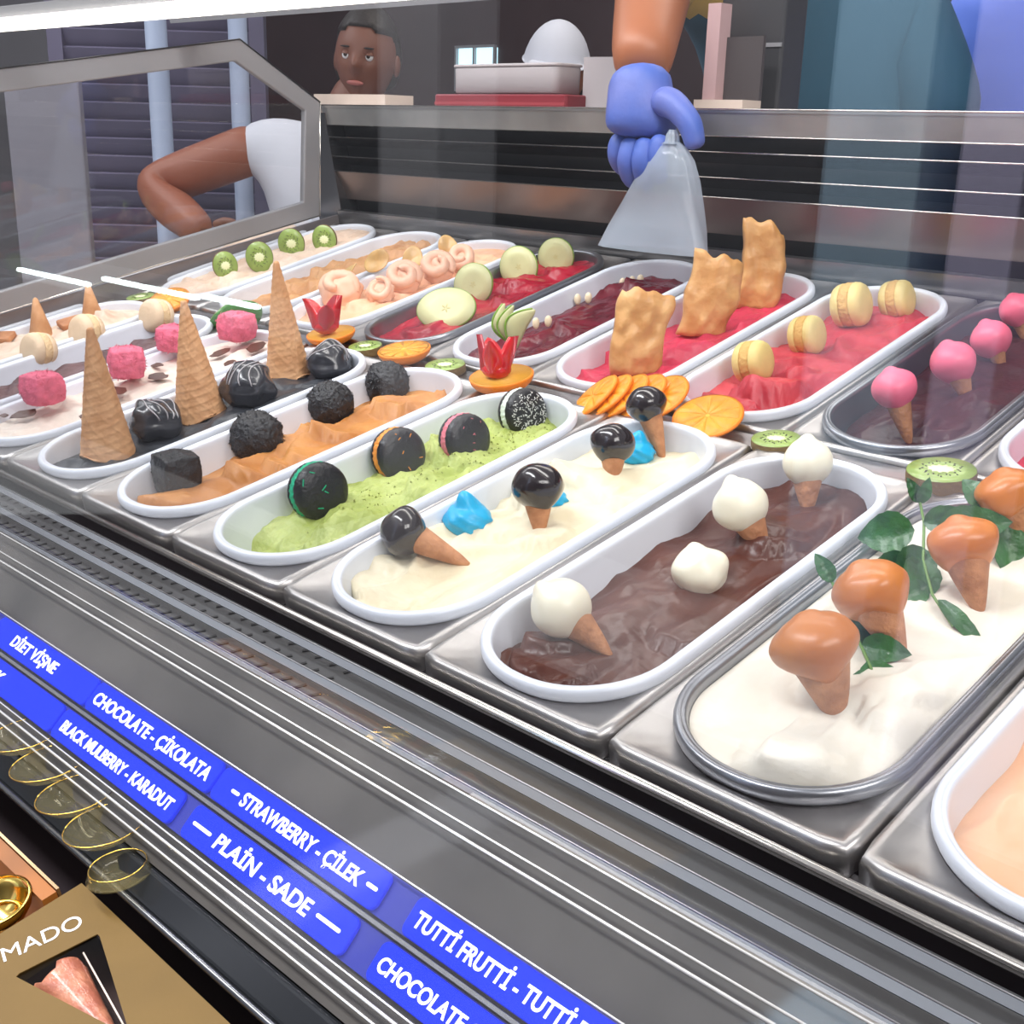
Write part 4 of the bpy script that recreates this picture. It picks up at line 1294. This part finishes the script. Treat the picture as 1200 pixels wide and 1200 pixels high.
# counter added across the aisle; its lit tubes mirror as streaks in the glass
r = root('added_aisle_counter', 'dark counter across the aisle with lit tubes along its edge, mirrored in the front glass', 'counter', mat4=T(-3.2, -2.25, FLZ), slope=False)
mk('counter_body', *box(-1.4, 1.2, -.2, .2, 0, .66), mat('counter_dark', (.06, .06, .07), .4), r, smooth=False)
mk('counter_top', *box(-1.42, 1.22, -.22, .24, .66, .685), FRAME, r, smooth=False)
TB = mat('aisle_tube', (.85, 1, 1), .5, emis=15)
for a, b, z in ((-4.05, -3.42, -.300), (-3.28, -2.60, -.262), (-2.55, -2.22, -.250)):
    mk('lit_tube', *tube([(a + 3.2, .252, z + 1), (b + 3.2, .252, z + 1)], .0095, 10), TB, r)

# left hall: board, posts and louvres built in place of glass reflections
r = root('reflection_board', 'tall plain grey board stand beyond the end panel at far left', 'stand', mat4=T(-.985, .545, FLZ) @ Matrix.Rotation(.80, 4, 'Z'), slope=False)
bevel(mk('board', *box(-.075, .06, -.012, .012, .02, 1.425), mat('reflected_grey', (.27, .26, .30), .5, var=.15, vscale=4), r, smooth=False), .004)
mk('foot', *box(-.12, .12, -.09, .09, 0, .02), FRAME, r, smooth=False)
for p, q, w in (((-1.66, 1.16), .027, 'left'), ((-1.538, 1.318), .024, 'right')):
    r = root('reflection_post', f'pale lilac blue round post standing beyond the end panel, {w} of the two', 'post', 'pale posts beyond the end panel', T(p[0], p[1], FLZ), False)
    V, F = lathe([(.06, 0), (.06, .012), (q, .014), (q, 2.1)], 24); mk('pole', V, F, mat('reflected_lilac', (.36, .42, .56), .45), r)
r = root('reflection_louvres', 'tall purple grey louvred screen standing beyond the end panel', 'screen', mat4=T(-1.88, 1.29, FLZ) @ Matrix.Rotation(.78, 4, 'Z'), slope=False)
SCR = mat('reflected_purple', (.17, .15, .23), .5, var=.2, vscale=6)
for s in (-1, 1): mk('side_frame', *box(s * .27 - .02, s * .27 + .02, -.02, .02, 0, 1.75), SCR, r, smooth=False)
for k in range(36):
    mk('slat', *xf(box(-.25, .25, -.004, .004, -.026, .026), T(0, 0, .06 + k * .0465) @ Matrix.Rotation(.5, 4, 'X')), SCR, r, smooth=False)

# boxes and frames on the rear shelf (top at z .375)
CARD = mat('pale_card', (.62, .50, .42), .6, var=.1, vscale=12)
WPLA = mat('white_box', (.44, .40, .41), .5)
SZ = .3755


def open_box(name, label, cat, loc, w, d, h, m, rz=0, t=.002):
    r = root(name, label, cat, 'boxes on the rear shelf', T(*loc) @ Matrix.Rotation(rz, 4, 'Z'), False)
    mk('base', *box(-w / 2, w / 2, -d / 2, d / 2, 0, t), m, r, smooth=False)
    for a in ((-w / 2, w / 2, -d / 2, -d / 2 + t), (-w / 2, w / 2, d / 2 - t, d / 2), (-w / 2, -w / 2 + t, -d / 2 + t, d / 2 - t), (w / 2 - t, w / 2, -d / 2 + t, d / 2 - t)):
        mk('side', *box(*a, t, h), m, r, smooth=False)
    return r


open_box('card_tray', 'low beige card tray at the left end of the rear shelf', 'tray', (-.49, .875, SZ), .17, .07, .018, CARD, .12)
r = root('white_container', 'white plastic container on a dark red base, middle of the rear shelf', 'container', None, T(-.115, .868, SZ + .0185), False)
V, F = sweep(.108, .030, .012, [(.006, 0), (0, .002), (-.001, .036), (.0, .040), (.002, .041)], ns=6, nc=5); mk('container_body', V, [f[::-1] for f in F], WPLA, r)
V, F = sweep(.110, .032, .013, [(0, .0385), (-.0015, .040), (0, .0425), (.003, .043)], ns=6, nc=5, cap=False); mk('rim', V, [f[::-1] for f in F], WPLA, r)
r = root('red_base', 'dark red tray under the white plastic container', 'tray', None, T(-.12, .868, SZ), False)
V, F = sweep(.14, .036, .006, [(0, 0), (0, .016), (.002, .018)], ns=4, nc=4); mk('tray_body', V, [f[::-1] for f in F], mat('dark_red', (.22, .02, .03), .4), r, smooth=False)
mk('tray_lip', *box(-.138, .138, -.0365, -.034, .003, .007), mat('dark_red_lip', (.30, .04, .05), .4), r, smooth=False)
open_box('white_carton', 'open white carton standing right of the white container', 'carton', (.035, .915, SZ), .060, .07, .070, WPLA, .25)
r = root('card_stand', 'pinkish upright card frame with a low flap, right of the gloved hand', 'stand', 'boxes on the rear shelf', T(.27, .875, SZ), False)
mk('upright', *box(-.036, -.016, -.012, .012, 0, .13), mat('pink_card', (.50, .33, .33), .6), r, smooth=False)
mk('flap', *box(-.036, .040, -.030, .012, 0, .012), CARD, r, smooth=False)
mk('back_sheet', *box(-.016, .040, .006, .012, .012, .09), mat('brown_sheet', (.05, .04, .04), .6), r, smooth=False)
r = root('dark_appliance', 'dark grey appliance standing behind the card frame', 'appliance', None, T(.26, .945, SZ), False)
bevel(mk('housing', *box(-.05, .05, -.02, .035, 0, .16), mat('appliance_dark', (.035, .035, .038), .35), r, smooth=False), .004)
mk('front_strip', *box(-.05, .05, -.0225, -.0205, .08, .085), FRAME, r, smooth=False)


# ------------------------------------------------------------------ people
def skin(name, joints, edges, radii, m, parent, sub=2):
    me = bpy.data.meshes.new(name + '_s')
    keys = list(joints); idx = {k: i for i, k in enumerate(keys)}
    me.from_pydata([tuple(joints[k]) for k in keys], [(idx[a], idx[b]) for a, b in edges], [])
    o = bpy.data.objects.new('tmp', me); COL.objects.link(o)
    o.modifiers.new('s', 'SKIN')
    if not me.skin_vertices:
        bm = bmesh.new(); bm.from_mesh(me); bm.verts.layers.skin.verify(); bm.to_mesh(me); bm.free()
    sv = me.skin_vertices[0].data
    for i, k in enumerate(keys):
        rr = radii[k]; rr = rr if isinstance(rr, tuple) else (rr, rr)
        sv[i].radius = rr; sv[i].use_root = (i == 0)
    o.modifiers[0].use_smooth_shade = True
    s = o.modifiers.new('u', 'SUBSURF'); s.levels = sub; s.render_levels = sub
    dg = bpy.context.evaluated_depsgraph_get(); dg.update()
    me2 = bpy.data.meshes.new_from_object(o.evaluated_get(dg))
    bpy.data.objects.remove(o)
    me2.materials.clear(); me2.materials.append(m)
    me2.polygons.foreach_set('use_smooth', [True] * len(me2.polygons))
    b = bpy.data.objects.new(name, me2); COL.objects.link(b); b.parent = parent
    return b


def head(parent, c, look, tilt, skinm, hairm, cap=None, mouth=True, bun=False, s=1.0):
    z = Vector((tilt[0], tilt[1], 1)).normalized(); y = -Vector(look); y = (y - z * y.dot(z)).normalized(); x = y.cross(z)
    M = T(*c) @ Matrix((x, y, z)).transposed().to_4x4() @ Matrix.Scale(s, 4)
    def f(v):
        p = v.normalized()
        q = Vector((p.x * .074, p.y * .094, p.z * .112))
        if p.z < -.1: q.x *= 1 - .32 * (-p.z - .1); q.y *= 1 - .12 * (-p.z - .1)
        fr = max(0, -p.y)
        if fr > .3:
            q.y -= .026 * exp(-((p.x / .13) ** 2 + ((p.z + .12) / .16) ** 2))          # nose
            q.y += .010 * exp(-(((abs(p.x) - .36) / .16) ** 2 + ((p.z - .06) / .12) ** 2))  # eye sockets
            q.y -= .006 * exp(-((p.x / .28) ** 2 + ((p.z + .45) / .07) ** 2))
            q.y -= .009 * exp(-((p.x / .25) ** 2 + ((p.z + .78) / .16) ** 2))          # chin
        return q
    V, F = sphere(.1, 56, 40, f)
    o = mk('head', *xf((V, F), M), skinm, parent)
    for sx in (-1, 1):
        mk('eye', *xf(sphere(.0105, 14, 10), M @ T(sx * .028, -.0755, .008)), mat('eye_white', (.8, .78, .76), .2), parent)
        mk('iris', *xf(sphere(.0062, 12, 8), M @ T(sx * .028, -.0808, .0085)), mat('iris', (.03, .015, .01), .1), parent)
        mk('eyelid', *xf(sphere(.0118, 14, 10, lambda v: Vector((v.x, v.y, max(v.z, .0025)))), M @ T(sx * .028, -.0758, .0085)), skinm, parent)
        mk('brow', *xf(sphere(.014, 12, 6, lambda v: Vector((v.x, v.y * .3, v.z * .16))), M @ T(sx * .028, -.0855, .027)), mat('dark_hair', (.02, .013, .01), .5, bump=.5, bscale=120), parent)
        mk('ear', *xf(sphere(.026, 14, 10, lambda v: Vector((v.x * .35, v.y * .6, v.z))), M @ T(sx * .074, .006, -.008)), skinm, parent)
    mk('lips', *xf(sphere(.02, 16, 8, lambda v: Vector((v.x * 1.05, v.y * .3, v.z * .3))), M @ T(0, -.0885, -.052)), mat('lips', (.40, .12, .10), .5), parent)
    if hairm:
        def g(v):
            p = v.normalized(); q = Vector((p.x * .082, p.y * .101, p.z * .120)) * (1 + .02 * noise.noise(p * 12))
            if p.y < -.05: 
                lim = .045 - .02 * p.y
                if q.z < lim: q = Vector((q.x * .86, q.y * .70, max(q.z, -.02)))
            elif q.z < -.07: q = Vector((q.x * .8, q.y * .85, -.07))
            return q
        mk('hair', *xf(sphere(.1, 44, 30, g), M @ T(0, .006, .004)), hairm, parent)
    if cap:
        mk('cap', *xf(sphere(.1, 36, 20, lambda v: Vector((v.x * .88, v.y * 1.06, max(v.z, .028) * 1.32))), M), cap, parent)
        mk('cap_brim', *xf(sphere(.1, 30, 8, lambda v: Vector((v.x * .72, v.y * .62 - .095, .05 + v.z * .04))), M), cap, parent)


BODY_E = [('pel', 'spine'), ('spine', 'chest'), ('chest', 'neck'), ('neck', 'hd'), ('chest', 'shL'), ('shL', 'elL'), ('elL', 'wrL'), ('chest', 'shR'), ('shR', 'elR'), ('elR', 'wrR'),
          ('pel', 'hiL'), ('hiL', 'knL'), ('knL', 'anL'), ('anL', 'toL'), ('pel', 'hiR'), ('hiR', 'knR'), ('knR', 'anR'), ('anR', 'toR')]
BODY_R = dict(pel=(.10, .08), spine=(.09, .07), chest=(.10, .075), neck=.052, hd=.055, shL=.056, shR=.056, elL=.042, elR=.042, wrL=.027, wrR=.027, hiL=.085, hiR=.085, knL=.058, knR=.058, anL=.04, anR=.04, toL=.032, toR=.032)


def person(label, J, look, skinm, shirt, trousers, hair, cap=None, sleeve=1.0, tilt=(0, 0), apron=None, hands=('L', 'R'), group=None, full=('L', 'R')):
    r = root('person', label, 'person', group, None, False)
    skin('body', J, BODY_E, BODY_R, skinm, r)
    # shirt over torso and upper arms
    S = {k: J[k] for k in ('pel', 'spine', 'chest', 'neck', 'shL', 'shR')}
    R_ = dict(pel=(.158, .13), spine=(.145, .12), chest=(.168, .128), neck=.060, shL=.078, shR=.078)
    E_ = [('pel', 'spine'), ('spine', 'chest'), ('chest', 'neck'), ('chest', 'shL'), ('chest', 'shR')]
    S['neck'] = J['chest'].lerp(J['neck'], .72)
    for s in 'LR':
        a, b = J['sh' + s], J['el' + s]
        S['sl' + s] = a.lerp(b, min(1, sleeve) * .95); R_['sl' + s] = .064; E_.append(('sh' + s, 'sl' + s))
    skin('shirt', S, E_, R_, shirt, r)
    P = {k: J[k] for k in ('pel', 'hiL', 'knL', 'hiR', 'knR')}; P['aL'] = J['anL'] + Vector((0, 0, .04)); P['aR'] = J['anR'] + Vector((0, 0, .04))
    skin('trousers', P, [('pel', 'hiL'), ('hiL', 'knL'), ('knL', 'aL'), ('pel', 'hiR'), ('hiR', 'knR'), ('knR', 'aR')], dict(pel=(.150, .122), hiL=.105, hiR=.105, knL=.075, knR=.075, aL=.065, aR=.065), trousers, r)
    for s in 'LR':
        c = J['to' + s].lerp(J['an' + s], .35)
        d = J['to' + s] - J['an' + s]
        mk('shoe', *xf(sphere(.1, 24, 14, lambda v: Vector((v.x * .52, v.y * 1.35, max(v.z, -.035) * (.75 if v.y > 0 else .6)))), T(c.x, c.y, FLZ + .0355) @ Matrix.Rotation(atan2(-d.x, d.y), 4, 'Z')), BLACK, r)
    head(r, J['hd'] + Vector((tilt[0] * .1, tilt[1] * .1, .035)), look, tilt, skinm, hair, cap)
    return r


def hand(name, parent, wrist, d, palm_n, m, curl=.6, s=1.0):
    """relaxed hand: palm, four fingers and a thumb"""
    d = Vector(d).normalized(); n = Vector(palm_n); n = (n - d * n.dot(d)).normalized(); x = d.cross(n)
    w = Vector(wrist); J = {'w': w, 'p': w + d * .045 * s, 'k': w + d * .075 * s}; R_ = {'w': (.024 * s, .020 * s), 'p': (.036 * s, .017 * s), 'k': (.036 * s, .014 * s)}; E_ = [('w', 'p'), ('p', 'k')]
    skin(name, J, E_, R_, m, parent)
    for i in range(4):
        L = (.038, .043, .040, .031)[i] * s
        b = w + d * .078 * s + x * (.027 - .018 * i) * s
        a1 = curl * .6; a2 = curl * 1.5; a3 = curl * 2.2
        p1 = b + (d * cos(a1) + n * sin(a1)) * L; p2 = p1 + (d * cos(a2) + n * sin(a2)) * L * .7; p3 = p2 + (d * cos(a3) + n * sin(a3)) * L * .5
        skin('finger', {'a': b - d * .012 * s, 'b': b, 'c': p1, 'd': p2, 'e': p3}, [('a', 'b'), ('b', 'c'), ('c', 'd'), ('d', 'e')], {'a': .0098 * s, 'b': .0098 * s, 'c': .0088 * s, 'd': .008 * s, 'e': .0065 * s}, m, parent)
    b = w + d * .022 * s + x * .026 * s
    p1 = b + (d * .7 + x * .7 + n * .2).normalized() * .034 * s; p2 = p1 + (d * .9 + x * .2 + n * .35).normalized() * .028 * s
    skin('thumb', {'a': b, 'b': p1, 'c': p2}, [('a', 'b'), ('b', 'c')], {'a': .014 * s, 'b': .011 * s, 'c': .008 * s}, m, parent)


def V3(*a): return Vector(a)


SK1 = mat('tanned_skin', (.38, .13, .055), .45, sss=.08)
SK2 = mat('brown_skin', (.20, .075, .045), .5, sss=.06)
TEAL = mat('teal_cloth', (.012, .075, .125), .8, bump=.2, bscale=12)
YEL = mat('gold_sleeve', (.62, .38, .08), .7, bump=.2, bscale=30)
DARKC = mat('dark_cloth', (.02, .02, .03), .8)
WCL = mat('white_cloth', (.72, .73, .80), .8, bump=.2, bscale=14)
BCL = mat('blue_cloth', (.10, .20, .80), .7, bump=.25, bscale=14)
HAIR = mat('dark_hair', (.02, .013, .01), .5, bump=.5, bscale=120)

# server behind the case reaching over the rear shelf
J = dict(pel=V3(.16, 1.34, -.02), spine=V3(.15, 1.33, .17), chest=V3(.14, 1.30, .38), neck=V3(.14, 1.27, .60), hd=V3(.14, 1.23, .70), shL=V3(.00, 1.26, .53), shR=V3(.30, 1.30, .52), elL=V3(.035, .99, .625), wrL=V3(.214, .762, .425),
         elR=V3(.40, 1.33, .25), wrR=V3(.32, 1.12, .10), hiL=V3(.07, 1.34, -.08), hiR=V3(.25, 1.34, -.08), knL=V3(.06, 1.32, -.50), knR=V3(.27, 1.34, -.50), anL=V3(.06, 1.37, -.92), anR=V3(.28, 1.38, -.92), toL=V3(.04, 1.25, -.965), toR=V3(.27, 1.26, -.965))
srv = person('server in a dark teal top reaching a blue gloved hand over the rear shelf', J, (.2, -1, -.5), SK1, TEAL, DARKC, HAIR, sleeve=.7)
skin('forearm', {'a': V3(.035, .99, .625), 'b': V3(.115, .90, .535), 'c': V3(.190, .79, .450), 'd': V3(.216, .755, .415)}, [('a', 'b'), ('b', 'c'), ('c', 'd')], {'a': .056, 'b': .058, 'c': .046, 'd': .040}, SK1, srv)
skin('gold_sleeve', {'a': V3(.0, 1.22, .55), 'b': V3(.03, 1.02, .625), 'c': V3(.130, .875, .520)}, [('a', 'b'), ('b', 'c')], {'a': .080, 'b': .074, 'c': .070}, YEL, srv)
GLV = mat('blue_glove', (.06, .13, .50), .5, bump=.5, bscale=34, col2=(.12, .16, .48), vscale=14)
J = {'cuff': V3(.213, .757, .420), 'w': V3(.222, .747, .395), 'p': V3(.236, .738, .362), 'k': V3(.236, .735, .335)}
skin('glove_palm', J, [('cuff', 'w'), ('w', 'p'), ('p', 'k')], {'cuff': (.043, .043), 'w': (.044, .040), 'p': (.052, .034), 'k': (.047, .028)}, GLV, srv)
for a, b, c, d in (((.266, .738, .345), (.271, .728, .318), (.266, .737, .296), (.260, .752, .285)), ((.247, .735, .338), (.250, .722, .308), (.247, .734, .286), (.243, .750, .278)),
                   ((.226, .735, .338), (.226, .722, .308), (.224, .734, .288), (.222, .750, .281)), ((.206, .738, .345), (.202, .728, .320), (.203, .738, .303), (.205, .752, .296))):
    skin('gloved_finger', {'a': V3(*a), 'b': V3(*b), 'c': V3(*c), 'd': V3(*d)}, [('a', 'b'), ('b', 'c'), ('c', 'd')], {'a': .0155, 'b': .0145, 'c': .0130, 'd': .0105}, GLV, srv)
skin('gloved_thumb', {'a': V3(.252, .742, .385), 'b': V3(.286, .735, .379), 'c': V3(.315, .732, .356), 'd': V3(.324, .735, .326)}, [('a', 'b'), ('b', 'c'), ('c', 'd')], {'a': .024, 'b': .0185, 'c': .0160, 'd': .0125}, GLV, srv)

# translucent bag
BAG = glassmat('thin_plastic', col=(.93, .96, 1), clear=.80, ior=1.35, tint=(.70, .80, .92, .34))
def bagf(v, a, r, z):
    k = 1 + .10 * sin(3 * a + z * 20) + .06 * noise.noise(Vector((cos(a) * 3, sin(a) * 3, z * 18)))
    return Vector((v.x * k + z * .10, v.y * k * .42, z))
prof = [(.008, .0), (.020, -.006), (.034, -.022), (.047, -.045), (.060, -.075), (.073, -.105), (.083, -.132)]
V, F = lathe(prof, 60, bagf)
r = root('plastic_bag', 'translucent pale blue plastic bag hanging from the gloved hand', 'bag', None, T(.292, .728, .335), False)
mk('film', V, F[:-2], BAG, r)
mk('gathered_top', *lathe([(.004, .014), (.007, .008), (.008, 0), (.012, -.003)], 24, lambda v, a, r_, z: Vector((v.x * (1 + .25 * sin(7 * a)), v.y * (1 + .25 * sin(7 * a)), z))), BAG, r)

# second member of staff at the right, blue shirt
J = dict(pel=V3(.40, 1.62, -.02), spine=V3(.40, 1.61, .17), chest=V3(.39, 1.58, .40), neck=V3(.39, 1.56, .60), hd=V3(.39, 1.54, .70), shL=V3(.25, 1.60, .53), shR=V3(.53, 1.56, .53), elL=V3(.21, 1.60, .27), wrL=V3(.30, 1.40, .17),
         elR=V3(.58, 1.55, .27), wrR=V3(.50, 1.36, .17), hiL=V3(.31, 1.62, -.08), hiR=V3(.49, 1.62, -.08), knL=V3(.31, 1.60, -.5), knR=V3(.50, 1.60, -.5), anL=V3(.31, 1.66, -.92), anR=V3(.51, 1.66, -.92), toL=V3(.30, 1.54, -.965), toR=V3(.50, 1.54, -.965))
r = person('member of staff in a bright blue shirt standing at the right behind the case', J, (0, -1, -.2), SK2, BCL, DARKC, HAIR, sleeve=.9)
hand('hand', r, J['wrL'], (.3, -.8, -.3), (0, -.1, -1), SK2); hand('hand', r, J['wrR'], (-.3, -.8, -.3), (0, -.1, -1), SK2)

# glass reflection of a man in white, built as a figure beyond the panel
J = dict(pel=V3(-1.20, 1.36, -.18), spine=V3(-1.22, 1.36, -.02), chest=V3(-1.25, 1.36, .17), neck=V3(-1.23, 1.41, .38), hd=V3(-1.20, 1.45, .46), shL=V3(-1.315, 1.24, .295), shR=V3(-1.10, 1.50, .28), elL=V3(-1.50, 1.02, .185), wrL=V3(-1.27, 1.03, .095),
         elR=V3(-1.02, 1.55, .02), wrR=V3(-1.02, 1.35, -.12), hiL=V3(-1.28, 1.33, -.22), hiR=V3(-1.12, 1.40, -.22), knL=V3(-1.30, 1.33, -.58), knR=V3(-1.13, 1.41, -.58), anL=V3(-1.30, 1.38, -.92), anR=V3(-1.14, 1.46, -.92), toL=V3(-1.24, 1.27, -.965), toR=V3(-1.07, 1.36, -.965))
r = person('man in a white t-shirt with one bent bare arm, seen through the end panel', J, (.55, -.8, -.15), SK2, WCL, DARKC, HAIR, sleeve=.26, tilt=(.1, 0))
skin('bent_arm', {'a': J['shL'], 'b': J['shL'].lerp(J['elL'], .5), 'c': J['elL'], 'd': J['elL'].lerp(J['wrL'], .45), 'e': J['wrL']}, [('a', 'b'), ('b', 'c'), ('c', 'd'), ('d', 'e')], {'a': .066, 'b': .062, 'c': .060, 'd': .056, 'e': .038}, mat('arm_skin', (.34, .11, .06), .45, sss=.06), r)
hand('hand', r, J['wrL'], (.9, .1, -.3), (0, 1, -.2), SK2); hand('hand', r, J['wrR'], (.1, -.8, -.5), (0, -.1, -1), SK2)
# woman in a pale cap behind
J = {k: v + V3(.24, .42, .0) for k, v in J.items()}
J['elL'] = J['shL'] + V3(-.05, -.06, -.27); J['wrL'] = J['elL'] + V3(.10, -.18, .02); J['hd'] = J['hd'] + V3(0, 0, -.02)
r = person('person with a white cap and brown face further back, bending forward', J, (.6, -.7, -.6), SK1, mat('maroon_cloth', (.16, .03, .045), .8), DARKC, HAIR, cap=WCL, sleeve=.3, tilt=(.25, -.2))
hand('hand', r, J['wrL'], (.4, -.8, .1), (0, 0, -1), SK1); hand('hand', r, J['wrR'], (.1, -.8, -.5), (0, -.1, -1), SK1)

for o in SLOPED: o.matrix_world = RX @ o.matrix_basis
